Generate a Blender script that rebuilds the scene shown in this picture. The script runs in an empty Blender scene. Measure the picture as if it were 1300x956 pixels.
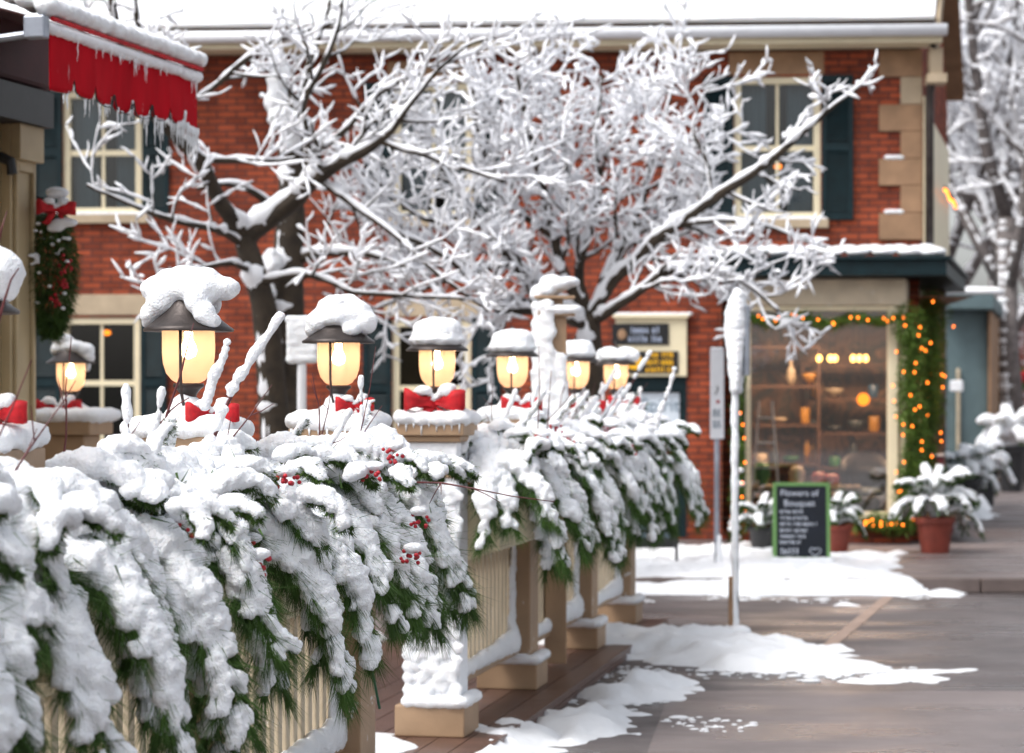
import bpy, math, random
import numpy as np
from mathutils import Vector, Matrix, noise

random.seed(7)
C = bpy.context.scene.collection
PI = math.pi
CAMZ, F = 1.7, 3070.0
V = Vector

def W(px, py, d):
    "a point of the place seen from the camera spot: picture column, row, distance"
    return V(((px - 650) / F * d, d, CAMZ - (py - 500) / F * d))
def G(px, py, z=0.0):
    d = (CAMZ - z) * F / (py - 500)
    return V(((px - 650) / F * d, d, z))

# ------------------------------------------------------------------ materials
def nt(name):
    m = bpy.data.materials.new(name); m.use_nodes = True
    n = m.node_tree; n.nodes.clear()
    return m, n
def lin(r, g, b):
    f = lambda c: (c/12.92 if c <= .04045 else ((c+.055)/1.055)**2.4)
    return (f(r/255), f(g/255), f(b/255), 1)
def mat(name, col, rough=.6, var=.15, vscale=6, bump=.15, bscale=40, metal=0, frost=0, frost_scale=5,
        frost_up=0.0, sss=0, spec=.5, coords='Object', stretch=None):
    m, t = nt(name); N = t.nodes; L = t.links
    out = N.new('ShaderNodeOutputMaterial'); p = N.new('ShaderNodeBsdfPrincipled')
    L.new(p.outputs[0], out.inputs[0])
    tc = N.new('ShaderNodeTexCoord'); vec = tc.outputs[coords]
    if stretch:
        mp = N.new('ShaderNodeMapping'); mp.inputs['Scale'].default_value = stretch
        L.new(vec, mp.inputs[0]); vec = mp.outputs[0]
    n1 = N.new('ShaderNodeTexNoise'); n1.inputs['Scale'].default_value = vscale; n1.inputs['Detail'].default_value = 6
    L.new(vec, n1.inputs['Vector'])
    mx = N.new('ShaderNodeMix'); mx.data_type = 'RGBA'
    c = col if len(col) == 4 else (*col, 1)
    mx.inputs['A'].default_value = [max(0, x*(1-var)) for x in c[:3]] + [1]
    mx.inputs['B'].default_value = [min(1, x*(1+var)) for x in c[:3]] + [1]
    mr = N.new('ShaderNodeMapRange'); mr.inputs['From Min'].default_value = .3; mr.inputs['From Max'].default_value = .7
    L.new(n1.outputs['Fac'], mr.inputs['Value']); L.new(mr.outputs[0], mx.inputs['Factor'])
    colout = mx.outputs['Result']
    if frost > 0 or frost_up > 0:
        n2 = N.new('ShaderNodeTexNoise'); n2.inputs['Scale'].default_value = frost_scale; n2.inputs['Detail'].default_value = 8
        n2.inputs['Roughness'].default_value = .65
        L.new(vec, n2.inputs['Vector'])
        geo = N.new('ShaderNodeNewGeometry'); sx = N.new('ShaderNodeSeparateXYZ'); L.new(geo.outputs['Normal'], sx.inputs[0])
        ad = N.new('ShaderNodeMath'); ad.operation = 'MULTIPLY_ADD'; ad.inputs[1].default_value = frost_up
        L.new(sx.outputs['Z'], ad.inputs[0]); L.new(n2.outputs['Fac'], ad.inputs[2])
        r2 = N.new('ShaderNodeMapRange'); r2.inputs['From Min'].default_value = .72 - frost; r2.inputs['From Max'].default_value = .80 - frost
        L.new(ad.outputs[0], r2.inputs['Value'])
        m2 = N.new('ShaderNodeMix'); m2.data_type = 'RGBA'; m2.inputs['B'].default_value = (.82, .84, .87, 1)
        L.new(r2.outputs[0], m2.inputs['Factor']); L.new(colout, m2.inputs['A']); colout = m2.outputs['Result']
    L.new(colout, p.inputs['Base Color'])
    p.inputs['Roughness'].default_value = rough; p.inputs['Metallic'].default_value = metal
    p.inputs['Specular IOR Level'].default_value = spec
    if sss:
        p.inputs['Subsurface Weight'].default_value = sss
        p.inputs['Subsurface Radius'].default_value = (.02, .025, .03)
    if bump:
        n3 = N.new('ShaderNodeTexNoise'); n3.inputs['Scale'].default_value = bscale; n3.inputs['Detail'].default_value = 5
        L.new(vec, n3.inputs['Vector'])
        b = N.new('ShaderNodeBump'); b.inputs['Strength'].default_value = bump; b.inputs['Distance'].default_value = .01
        L.new(n3.outputs['Fac'], b.inputs['Height']); L.new(b.outputs[0], p.inputs['Normal'])
    return m
def emis(name, col, s):
    m, t = nt(name); N = t.nodes
    o = N.new('ShaderNodeOutputMaterial'); e = N.new('ShaderNodeEmission')
    e.inputs[0].default_value = (*col, 1); e.inputs[1].default_value = s
    t.links.new(e.outputs[0], o.inputs[0]); return m
def brickmat(name, frost=0.0, dull=1.0, c1=(.47, .085, .032, 1), c2=(.27, .045, .02, 1)):
    m, t = nt(name); N = t.nodes; L = t.links
    o = N.new('ShaderNodeOutputMaterial'); p = N.new('ShaderNodeBsdfPrincipled'); L.new(p.outputs[0], o.inputs[0])
    uv = N.new('ShaderNodeTexCoord')
    b = N.new('ShaderNodeTexBrick'); b.inputs['Scale'].default_value = 1
    b.inputs['Brick Width'].default_value = .215; b.inputs['Row Height'].default_value = .072
    b.inputs['Mortar Size'].default_value = .011; b.inputs['Mortar Smooth'].default_value = .2; b.inputs['Bias'].default_value = -.15
    b.inputs['Color1'].default_value = c1; b.inputs['Color2'].default_value = c2
    b.inputs['Mortar'].default_value = (.10, .040, .032, 1)
    L.new(uv.outputs['UV'], b.inputs['Vector'])
    n = N.new('ShaderNodeTexNoise'); n.inputs['Scale'].default_value = 2.2; n.inputs['Detail'].default_value = 7; n.inputs['Roughness'].default_value = .6
    L.new(uv.outputs['Object'], n.inputs['Vector'])
    r = N.new('ShaderNodeMapRange'); r.inputs['From Min'].default_value = .3; r.inputs['From Max'].default_value = .72
    r.inputs['To Min'].default_value = .62*dull; r.inputs['To Max'].default_value = 1.25*dull
    L.new(n.outputs['Fac'], r.inputs['Value'])
    mm = N.new('ShaderNodeVectorMath'); mm.operation = 'SCALE'
    L.new(b.outputs['Color'], mm.inputs[0]); L.new(r.outputs[0], mm.inputs['Scale'])
    col = mm.outputs[0]
    n2 = N.new('ShaderNodeTexNoise'); n2.inputs['Scale'].default_value = 6; n2.inputs['Detail'].default_value = 9; n2.inputs['Roughness'].default_value = .75
    L.new(uv.outputs['Object'], n2.inputs['Vector'])
    r2 = N.new('ShaderNodeMapRange'); r2.inputs['From Min'].default_value = .70-frost; r2.inputs['From Max'].default_value = .78-frost
    r2.inputs['To Max'].default_value = .75
    L.new(n2.outputs['Fac'], r2.inputs['Value'])
    mx = N.new('ShaderNodeMix'); mx.data_type = 'RGBA'; mx.inputs['B'].default_value = (.8, .8, .84, 1)
    L.new(r2.outputs[0], mx.inputs['Factor']); L.new(col, mx.inputs['A']); L.new(mx.outputs['Result'], p.inputs['Base Color'])
    p.inputs['Roughness'].default_value = .9; p.inputs['Specular IOR Level'].default_value = .15
    bp = N.new('ShaderNodeBump'); bp.inputs['Strength'].default_value = .5; bp.inputs['Distance'].default_value = .01; bp.invert = True
    L.new(b.outputs['Fac'], bp.inputs['Height']); L.new(bp.outputs[0], p.inputs['Normal'])
    return m
def glassmat(name, tint=(.9, .93, .95), transp=.5, rough=.03):
    m, t = nt(name); N = t.nodes; L = t.links
    o = N.new('ShaderNodeOutputMaterial'); a = N.new('ShaderNodeBsdfTransparent'); g = N.new('ShaderNodeBsdfGlossy')
    a.inputs[0].default_value = (*tint, 1); g.inputs['Roughness'].default_value = rough
    fr = N.new('ShaderNodeFresnel'); fr.inputs[0].default_value = 1.5
    ma = N.new('ShaderNodeMath'); ma.operation = 'MAXIMUM'; ma.inputs[1].default_value = 1 - transp
    L.new(fr.outputs[0], ma.inputs[0])
    x = N.new('ShaderNodeMixShader'); L.new(ma.outputs[0], x.inputs[0]); L.new(a.outputs[0], x.inputs[1]); L.new(g.outputs[0], x.inputs[2])
    L.new(x.outputs[0], o.inputs[0]); return m
def lampglass():
    m, t = nt('ribbed_lamp_glass'); N = t.nodes; L = t.links
    o = N.new('ShaderNodeOutputMaterial')
    a = N.new('ShaderNodeBsdfTransparent'); a.inputs[0].default_value = (1, .86, .72, 1)
    tr = N.new('ShaderNodeBsdfTranslucent'); tr.inputs[0].default_value = (.95, .64, .46, 1)
    df = N.new('ShaderNodeBsdfPrincipled'); df.inputs['Base Color'].default_value = (.85, .70, .52, 1); df.inputs['Roughness'].default_value = .12
    x = N.new('ShaderNodeMixShader'); x.inputs[0].default_value = .32
    L.new(a.outputs[0], x.inputs[1]); L.new(tr.outputs[0], x.inputs[2])
    y = N.new('ShaderNodeMixShader'); y.inputs[0].default_value = .22
    L.new(x.outputs[0], y.inputs[1]); L.new(df.outputs[0], y.inputs[2]); L.new(y.outputs[0], o.inputs[0])
    return m
def clutter():
    m = mat('patterned_shop_wall', (.1, .1, .1), .6, 0, 5, 0)
    t = m.node_tree; N = t.nodes; L = t.links; p = [n for n in N if n.type == 'BSDF_PRINCIPLED'][0]
    tc = N.new('ShaderNodeTexCoord'); n = N.new('ShaderNodeTexNoise'); n.inputs['Scale'].default_value = 2.6; n.inputs['Detail'].default_value = 4; n.inputs['Distortion'].default_value = 1.4
    L.new(tc.outputs['Object'], n.inputs['Vector']); r = N.new('ShaderNodeValToRGB'); e = r.color_ramp.elements
    e[0].position = .32; e[0].color = (.03, .035, .035, 1); e[1].position = .72; e[1].color = (.42, .30, .20, 1)
    for pos, c in ((.42, (.10, .05, .03, 1)), (.50, (.22, .12, .07, 1)), (.57, (.06, .06, .05, 1)), (.64, (.30, .17, .10, 1))):
        q = e.new(pos); q.color = c
    L.new(n.outputs['Fac'], r.inputs[0]); L.new(r.outputs[0], p.inputs['Base Color']); return m
def roadmat(name, col, wet=.45, var=.35):
    m = mat(name, col, .6, var, 1.3, .35, 90, spec=.5)
    t = m.node_tree; N = t.nodes; L = t.links; p = [n for n in N if n.type == 'BSDF_PRINCIPLED'][0]
    n = N.new('ShaderNodeTexNoise'); n.inputs['Scale'].default_value = .9; n.inputs['Detail'].default_value = 5
    tc = N.new('ShaderNodeTexCoord'); mp = N.new('ShaderNodeMapping'); mp.inputs['Scale'].default_value = (.8, 1.6, 1)
    L.new(tc.outputs['Object'], mp.inputs[0]); L.new(mp.outputs[0], n.inputs['Vector'])
    r = N.new('ShaderNodeMapRange'); r.inputs['From Min'].default_value = .4; r.inputs['From Max'].default_value = .6
    r.inputs['To Min'].default_value = .25; r.inputs['To Max'].default_value = .25 + wet
    L.new(n.outputs['Fac'], r.inputs['Value']); L.new(r.outputs[0], p.inputs['Roughness'])
    return m

M = dict(
    snow=mat('fresh_snow', (.87, .885, .91), .6, .03, 3, .8, 130, sss=.2, spec=.3),
    gsnow=mat('trodden_ground_snow', (.72, .735, .76), .7, .10, 2.5, .9, 18),
    snow2=mat('tree_snow', (.86, .87, .90), .6, .04, 3, .2, 30, spec=.2),
    ice=mat('icicle_ice', (.8, .83, .86), .1, .05, 10, .1, 40, spec=.8),
    brick=brickmat('red_brick', c1=(.35, .078, .036, 1), c2=(.15, .036, .022, 1)),
    brickfar=brickmat('snow_dusted_brick', .22, .8),
    cream=mat('cream_painted_wood', lin(226, 214, 182), .5, .06, 4, .1, 30),
    creamfrost=mat('cream_wood_with_frost', lin(205, 190, 165), .6, .12, 5, .2, 40, frost=.10, frost_scale=9),
    tan=mat('tan_painted_wood', lin(158, 130, 102), .55, .12, 5, .15, 40),
    tanfrost=mat('tan_wood_with_frost', lin(158, 130, 102), .6, .12, 5, .25, 40, frost=.10, frost_scale=10),
    plaster=mat('wind_plastered_snow', lin(205, 185, 165), .7, .05, 6, 1.0, 22, frost=.42, frost_scale=14),
    stone=mat('brown_stone', lin(150, 118, 90), .8, .2, 5, .3, 30),
    stonel=mat('buff_stone', lin(178, 160, 135), .8, .12, 5, .3, 30),
    green=mat('dark_green_paint', (.004, .016, .020), .5, .3, 8, .1, 30, spec=.25),
    teal=mat('teal_painted_boards', lin(92, 112, 116), .6, .15, 3, .2, 20),
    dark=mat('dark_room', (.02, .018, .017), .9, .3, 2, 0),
    bronze=mat('dull_bronze_metal', (.055, .045, .042), .42, .35, 12, .2, 60, metal=.6),
    black=mat('black_metal', (.015, .015, .017), .5, .2, 10, .05, 30),
    red=mat('red_awning_canvas', (.42, .002, .010), .8, .15, 4, .2, 12, spec=.08, frost=.07, frost_scale=6, stretch=(2.2, 2.2, .8)),
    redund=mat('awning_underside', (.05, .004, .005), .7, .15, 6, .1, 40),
    ribbon=mat('red_velvet_ribbon', (.46, .004, .010), .75, .35, 20, .2, 40),
    berry=mat('red_berries', (.42, .008, .02), .35, .2, 30, 0),
    needle=mat('pine_needles', (.048, .098, .020), .6, .5, 9, 0, spec=.2),
    cedar=mat('cedar_sprigs', (.045, .085, .018), .6, .45, 9, 0, spec=.2),
    garl=mat('garland_sprigs', (.075, .135, .022), .6, .5, 7, 0, spec=.2),
    twig=mat('dark_red_twig', (.085, .012, .014), .5, .3, 30, 0),
    bark=mat('wet_bark', (.036, .025, .015), .85, .45, 9, .8, 30),
    barkg=mat('hazed_bark', (.15, .13, .125), .8, .4, 9, .5, 30),  # haze over the far trees is put into this grey
    terra=mat('terracotta', (.20, .035, .02), .6, .2, 8, .2, 30),
    asphalt=roadmat('wet_asphalt', lin(88, 82, 82)),
    walk=roadmat('wet_pavement', lin(112, 103, 102), .4, .2),
    deck=mat('wet_deck_boards', lin(92, 66, 56), .35, .35, 3, .3, 20, stretch=(1, 9, 1)),
    soil=mat('frozen_soil', (.04, .03, .025), .9, .2, 9, .3, 30),
    galv=mat('galvanised_steel', lin(150, 155, 165), .4, .15, 12, .1, 40, metal=.6),
    white=mat('white_painted_sign', (.78, .79, .82), .45, .05, 8, .1, 30, frost=.08, frost_scale=12),
    chalk=mat('chalkboard', (.006, .009, .017), .8, .3, 8, .05, 30),
    chalkw=mat('chalk_writing', (.6, .64, .72), .8, .1, 8, 0),
    lime=mat('lime_green_paint', lin(104, 148, 84), .5, .15, 6, .1, 30),
    yellow=mat('sign_yellow', lin(236, 178, 20), .5, .1, 10, 0),
    ink=mat('sign_black', (.012, .012, .013), .4, .2, 10, 0),
    pale=mat('pale_blue_sign', lin(212, 222, 232), .4, .04, 8, 0),
    greyink=mat('grey_lettering', lin(120, 140, 155), .5, .1, 8, 0),
    signart=mat('faded_sign_art', lin(150, 160, 180), .5, .3, 14, 0),
    glass=glassmat('shop_glass', (.80, .79, .77), .74, .03),
    wglass=glassmat('window_glass', (.62, .70, .74), .93, .04),
    curtain=mat('pale_curtain', lin(120, 135, 140), .8, .25, 3, .2, 20, stretch=(18, 18, .6)),
    lglass=lampglass(),
    bulb=emis('warm_filament', (1, .80, .55), 16),
    fairy=emis('fairy_light', (1, .20, .02), 3.6),
    shopbulb=emis('shop_bulb', (1, .5, .12), 6),
    lantern=emis('orange_lantern_glow', (1, .22, .01), 2.2),
    brownw=mat('brown_shop_wall', (.20, .12, .08), .7, .85, 4.5, .1, 20),
    pav=mat('shaded_cream_wood', lin(176, 158, 124), .55, .1, 4, .1, 30),  # cream with the shade under the pavilion eaves put into its colour
    shelfw=mat('dark_shelf_wood', (.10, .05, .03), .6, .3, 5, .1, 20),
    maroon=mat('maroon_paint', (.12, .012, .02), .5, .2, 9, .1, 30),
    line=mat('worn_road_paint', lin(146, 126, 114), .7, .2, 6, .2, 40),
    kerb=mat('wet_kerb_stone', lin(96, 84, 80), .5, .2, 6, .3, 40),
)
for k, c in dict(blue=(.05, .12, .22), leafy=(.04, .2, .05), amber=(.45, .22, .03), rose=(.45, .10, .09), ivory=(.5, .42, .3), slate=(.07, .09, .1)).items():
    M['g_'+k] = mat('glazed_'+k, c, .3, .2, 8, .05, 20)

# ------------------------------------------------------------------ mesh helpers
class MB:
    def __init__(s): s.v, s.f, s.m = [], [], []
    def add(s, vs, fs, mi=0):
        o = len(s.v); s.v += [tuple(x) for x in vs]; s.f += [tuple(i + o for i in f) for f in fs]; s.m += [mi]*len(fs)
    def box(s, x0, y0, z0, x1, y1, z1, mi=0, T=None):
        vs = [V((x, y, z)) for z in (z0, z1) for y in (y0, y1) for x in (x0, x1)]
        if T: vs = [T @ v for v in vs]
        s.add(vs, [(0, 2, 3, 1), (4, 5, 7, 6), (0, 1, 5, 4), (2, 6, 7, 3), (0, 4, 6, 2), (1, 3, 7, 5)], mi)
    def prism(s, pts, z0, z1, mi=0):
        "pts: ground outline counter-clockwise"
        n = len(pts); vs = [(p[0], p[1], z0) for p in pts] + [(p[0], p[1], z1) for p in pts]
        s.add(vs, [tuple(range(n))[::-1], tuple(range(n, 2*n))] + [(i, (i+1) % n, n+(i+1) % n, n+i) for i in range(n)], mi)
    def quad(s, a, b, c, d, mi=0): s.add([a, b, c, d], [(0, 1, 2, 3)], mi)
    def tube(s, pts, rad, k=8, mi=0, cap=True, squash=1):
        pts = [V(p) for p in pts]; n = len(pts)
        if not hasattr(rad, '__len__'): rad = [rad]*n
        vs = []; up = V((0, 0, 1)); side = None
        for i, p in enumerate(pts):
            t = (pts[min(i+1, n-1)] - pts[max(i-1, 0)])
            if t.length < 1e-9: t = V((0, 0, 1))
            t.normalize()
            if side is None:
                side = t.cross(up)
                if side.length < .05: side = t.cross(V((1, 0, 0)))
            else: side = side - t*side.dot(t)
            side.normalize(); w = side.cross(t)
            for j in range(k):
                a = 2*PI*j/k; vs.append(p + (side*math.cos(a) + w*math.sin(a)*squash)*rad[i])
        fs = [(i*k+j, i*k+(j+1) % k, (i+1)*k+(j+1) % k, (i+1)*k+j) for i in range(n-1) for j in range(k)]
        if cap: fs += [tuple(range(k))[::-1], tuple(range((n-1)*k, n*k))]
        s.add(vs, fs, mi)
    def lathe(s, prof, k=24, c=(0, 0, 0), mi=0, cap=True):
        "prof: (radius, z) from bottom to top"
        vs = [(c[0]+r*math.cos(2*PI*j/k), c[1]+r*math.sin(2*PI*j/k), c[2]+z) for r, z in prof for j in range(k)]
        n = len(prof)
        fs = [(i*k+j, i*k+(j+1) % k, (i+1)*k+(j+1) % k, (i+1)*k+j) for i in range(n-1) for j in range(k)]
        if cap: fs += [tuple(range(k))[::-1], tuple(range((n-1)*k, n*k))]
        s.add(vs, fs, mi)
    def ico(s, c, r, mi=0, R=None):
        r = V((r, r, r)) if not hasattr(r, '__len__') else V(r)
        vs = []
        for p in ICO_V:
            q = V((p.x*r.x, p.y*r.y, p.z*r.z))
            if R is not None: q = R @ q
            vs.append(q + V(c))
        s.add(vs, ICO_F, mi)
    def build(s, name, m, parent=None, smooth=False, bevel=0):
        me = bpy.data.meshes.new(name)
        me.from_pydata(s.v, [], s.f)
        for x in (m if isinstance(m, (list, tuple)) else [m]): me.materials.append(M[x] if isinstance(x, str) else x)
        if max(s.m, default=0) > 0: me.polygons.foreach_set('material_index', s.m)
        uv = me.uv_layers.new(name='UVMap')
        nl = len(me.loops)
        if nl < 60000:
            vi = np.empty(nl, dtype=np.int32); me.loops.foreach_get('vertex_index', vi)
            co = np.empty(len(me.vertices)*3, dtype=np.float32); me.vertices.foreach_get('co', co); co = co.reshape(-1, 3)
            nr = np.empty(len(me.polygons)*3, dtype=np.float32); me.polygons.foreach_get('normal', nr); nr = np.abs(nr.reshape(-1, 3))
            lt = np.empty(len(me.polygons), dtype=np.int32); me.polygons.foreach_get('loop_total', lt)
            ax = np.repeat(np.argmax(nr, axis=1), lt); P = co[vi]
            U = np.where(ax == 0, P[:, 1], P[:, 0]); Vv = np.where(ax == 2, P[:, 1], P[:, 2])
            uv.data.foreach_set('uv', np.stack([U, Vv], 1).astype(np.float32).ravel())
        if smooth: me.polygons.foreach_set('use_smooth', [True]*len(me.polygons))
        me.update()
        o = bpy.data.objects.new(name, me); C.objects.link(o); o.parent = parent
        if bevel:
            b = o.modifiers.new('soft_edges', 'BEVEL'); b.width = bevel; b.segments = 2; b.limit_method = 'ANGLE'
        return o
def _ico():
    import bmesh
    b = bmesh.new(); bmesh.ops.create_icosphere(b, subdivisions=2, radius=1)
    v = [x.co.copy() for x in b.verts]; f = [tuple(y.index for y in x.verts) for x in b.faces]; b.free(); return v, f
ICO_V, ICO_F = _ico()

def tag(o, label=None, cat=None, group=None, kind=None):
    if label: o['label'] = label
    if cat: o['category'] = cat
    if group: o['group'] = group
    if kind: o['kind'] = kind
    return o
def thing(name, label, cat, loc=(0, 0, 0), rz=0, group=None):
    o = bpy.data.objects.new(name, None); C.objects.link(o); o.location = loc; o.rotation_euler = (0, 0, rz)
    o.empty_display_size = .1
    return tag(o, label, cat, group)
def struct(o): o['kind'] = 'structure'; return o

CL = bpy.data.textures.new('snow_lumps', 'CLOUDS'); CL.noise_scale = .055; CL.noise_depth = 3
CLF = bpy.data.textures.new('snow_lumps_fine', 'CLOUDS'); CLF.noise_scale = .03; CLF.noise_depth = 4
CL2 = bpy.data.textures.new('snow_lumps_wide', 'CLOUDS'); CL2.noise_scale = .3; CL2.noise_depth = 3
def blob(name, ells, parent=None, voxel=.012, disp=.012, tex=None, m='snow', it=3):
    "snow built from heaped lumps, fused and softened"
    mb = MB()
    for e in ells:
        c, r = e[0], e[1]; mb.ico(c, r, 0, e[2] if len(e) > 2 else None)
    o = mb.build(name, m, parent)
    r = o.modifiers.new('fuse', 'REMESH'); r.mode = 'VOXEL'; r.voxel_size = voxel; r.use_smooth_shade = True
    s = o.modifiers.new('soften', 'SMOOTH'); s.factor = .5; s.iterations = it
    if disp:
        d = o.modifiers.new('lumps', 'DISPLACE'); d.texture = tex or CL; d.strength = disp*2; d.mid_level = .5; d.texture_coords = 'LOCAL'
    return o
def along(d, up=V((0, 0, 1))):
    "rotation whose x axis runs along d"
    d = d.normalized(); y = up.cross(d)
    if y.length < .02: y = V((0, 1, 0)).cross(d)
    y.normalize(); z = d.cross(y)
    return Matrix((d, y, z)).transposed()

# ------------------------------------------------------------------ evergreen boughs
rng = random.Random(11)
def blade(mb, p, d, w):
    s = d.cross(V((rng.uniform(-1, 1), rng.uniform(-1, 1), rng.uniform(-1, 1))))
    if s.length < 1e-6: return
    s = s.normalized()*w
    mb.v += [tuple(p - s), tuple(p + s), tuple(p + d)]; n = len(mb.v); mb.f.append((n-3, n-2, n-1)); mb.m.append(0)
def rand3(a=1): return V((rng.uniform(-a, a), rng.uniform(-a, a), rng.uniform(-a, a)))

def bough_shape(start, az, L, rise, droop, long_needles, dens, snow_r, name, parent, voxel, nl=None, nw=.0014, tipfree=.10, extra_snow=1.0, ld='needle'):
    h = V((math.cos(az), math.sin(az), 0)); side = V((-h.y, h.x, 0)); bend = rng.uniform(-.25, .25)
    K = 12
    pts = [start + (h*s + side*bend*s*s)*L*(1-.13*max(0, droop)*s*s) + V((0, 0, (rise*s - droop*s**2.0)*L)) for s in [i/K for i in range(K+1)]]
    mb = MB(); mb.tube(pts, [.007*(1-.7*i/K) for i in range(K+1)], 5)
    nl = nl or (.095 if long_needles else .028)
    sn = []
    def tan(i): return (pts[min(i+1, K)] - pts[max(i-1, 0)]).normalized()
    def needles(p, t, n, spread, l, down):
        for _ in range(n):
            d = (t + rand3(spread) + V((0, 0, -down))).normalized()*l*rng.uniform(.6, 1.1)
            blade(mb, p + rand3(.008), d, nw)
    sprigs = []
    for i in range(1, K+1):
        t = tan(i); s = i/K
        needles(pts[i], t, int(dens*(1.0 if s < .8 else 1.7)), .55 if long_needles else .9, nl, .35)
        needles(pts[i] + V((0, 0, snow_r*.4)), t, int(dens*.22), .8, nl*1.1, -.25)
        steep = max(0, min(1, abs(t.z)))
        if s < 1 - tipfree or long_needles < 1:
            R = snow_r*(.70+.42*rng.random())*(1-.38*s)*(1-.22*steep)*extra_snow
            up = (V((0, 0, 1)) - t*t.z).normalized()
            if rng.random() < .88: sn.append((pts[i] + up*R*.5 + side*rng.uniform(-.3, .3)*R, (R*1.45, R*1.3, R*.8), along(t)))
        if i >= 2:
            for sg in (-1, 1):
                if rng.random() < .12: continue
                l = L*rng.uniform(.16, .30)*(1-.35*s)
                d = (t*.9 + side*sg*rng.uniform(.4, .9) + V((0, 0, rng.uniform(-.35, .1)))).normalized()
                q = [pts[i] + d*l*u + V((0, 0, -.15*l*u*u)) for u in (0, .33, .66, 1)]
                mb.tube(q, [.004, .0035, .003, .002], 4); sprigs.append((q, d))
                for u in range(1, 4):
                    needles(q[u], (q[u]-q[u-1]).normalized(), int(dens*.75), .55 if long_needles else .9, nl*.9, .3)
                    if (u < 3 or rng.random() < .4) and rng.random() < .85:
                        R = snow_r*rng.uniform(.38, .66)*extra_snow*(1-.4*s)
                        sn.append((q[u] + V((0, 0, R*.45)), (R*1.35, R*1.0, R*.8), along(d)))
    o = mb.build(name, ld, parent)
    if sn: blob('snow', sn, o, voxel, .008 + snow_r*.13, it=1, tex=CLF)
    return o

def red_twig(parent, p0, d, L, snowy, r=.0035, name='red_twig', vox=.008):
    mb = MB(); n = 7
    pts = [p0 + d*L*i/n + V((noise.noise(p0*3+V((i*.4, 0, 0))), noise.noise(p0*5+V((0, i*.4, 0))), 0))*.03*L*i/n*2 for i in range(n+1)]
    mb.tube(pts, [r*(1.2-.8*i/n) for i in range(n+1)], 5)
    sides = []
    for i in (2, 3, 4, 5):
        if rng.random() < .65:
            dd = (d + rand3(.7)).normalized(); q = [pts[i], pts[i] + dd*L*.10, pts[i]+dd*L*.2 + V((0, 0, .02*L))]
            mb.tube(q, [r*.6, r*.5, r*.3], 4); sides.append(q)
    o = mb.build(name, 'twig', parent)
    if snowy:
        e = []
        for i in range(1, n):
            for u in (0, .33, .66):
                if rng.random() < snowy:
                    p = pts[i].lerp(pts[i+1], u); R = rng.uniform(.010, .017); e.append((p + V((-.2*R, -.2*R, R*.7)), (R*1.9, R, R), along(d)))
        if e: blob('snow', e, o, vox, .004, it=1)
    return o
def berries(parent, c, n=12, spread=.035, snow=True):
    mb = MB()
    for _ in range(n):
        mb.ico(c + V((rng.uniform(-1, 1)*spread, rng.uniform(-1, 1)*spread, rng.uniform(-1, .6)*spread)), rng.uniform(.006, .009))
    o = mb.build('berry_cluster', 'berry', parent, smooth=True)
    if snow: blob('snow', [(c + V((rng.uniform(-.01, .01), rng.uniform(-.01, .01), spread*.9)), (spread*1.1, spread*.9, spread*.55))], o, .009, .006, it=1)
    return o

# ================================================================== SETTING
def sheet(name, pts, z, m, thick=0):
    mb = MB()
    if thick: mb.prism([(p[0], p[1]) for p in pts], z - thick, z)
    else: mb.add([(p[0], p[1], z) for p in pts], [tuple(range(len(pts)))])
    return struct(mb.build(name, m))
sheet('ground', [(-400, -60), (400, -60), (400, 700), (-400, 700)], -.03, 'soil')
sheet('road', [(-40, -20), (60, -20), (60, 120), (-40, 120)], 0, 'asphalt')
# pavement along the corner building, a kerb at its front
SW0 = 20.6
mb = MB(); mb.prism([(-14, SW0+.14), (14, SW0+.14), (24, 120), (-14, 120)], .005, .12)
walk = struct(mb.build('pavement', 'walk'))
mb = MB()
for i in range(14):
    mb.box(-14+i*2, SW0-.01, .004, -12.012+i*2, SW0+.139, .128)
struct(mb.build('kerb', 'kerb', bevel=.01))
# joints between the slabs running away down the side street
mb = MB(); 
for i in range(46):
    y = 21.4 + i*.62*(1+i*.008); mb.box(3.6+(y-21)*.22, y, .1205, 11+(y-21)*.2, y+.03, .1235)
struct(mb.build('pavement_joint', 'kerb'))
# worn crossing line on the road
a, b = G(1128, 758, 0), G(1038, 832, 0)
mb = MB(); dd = (b-a).normalized(); pp = V((dd.y, -dd.x, 0))*.048
n = 16; vs = []
for i in range(n+1):
    c = a.lerp(b, i/n); w = 1+.25*noise.noise(c*4); vs += [(c+pp*w).to_tuple()[:2] + (.004,), (c-pp*w).to_tuple()[:2] + (.004,)]
mb.add(vs, [(2*i, 2*i+1, 2*i+3, 2*i+2) for i in range(n)])
struct(mb.build('road_marking', 'line'))
# near paving strip below the fence
sheet('footpath', [(-.4, 2), (5, 2), (6.5, 13.8), (.9, 13.8)], .004, 'walk')

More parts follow.
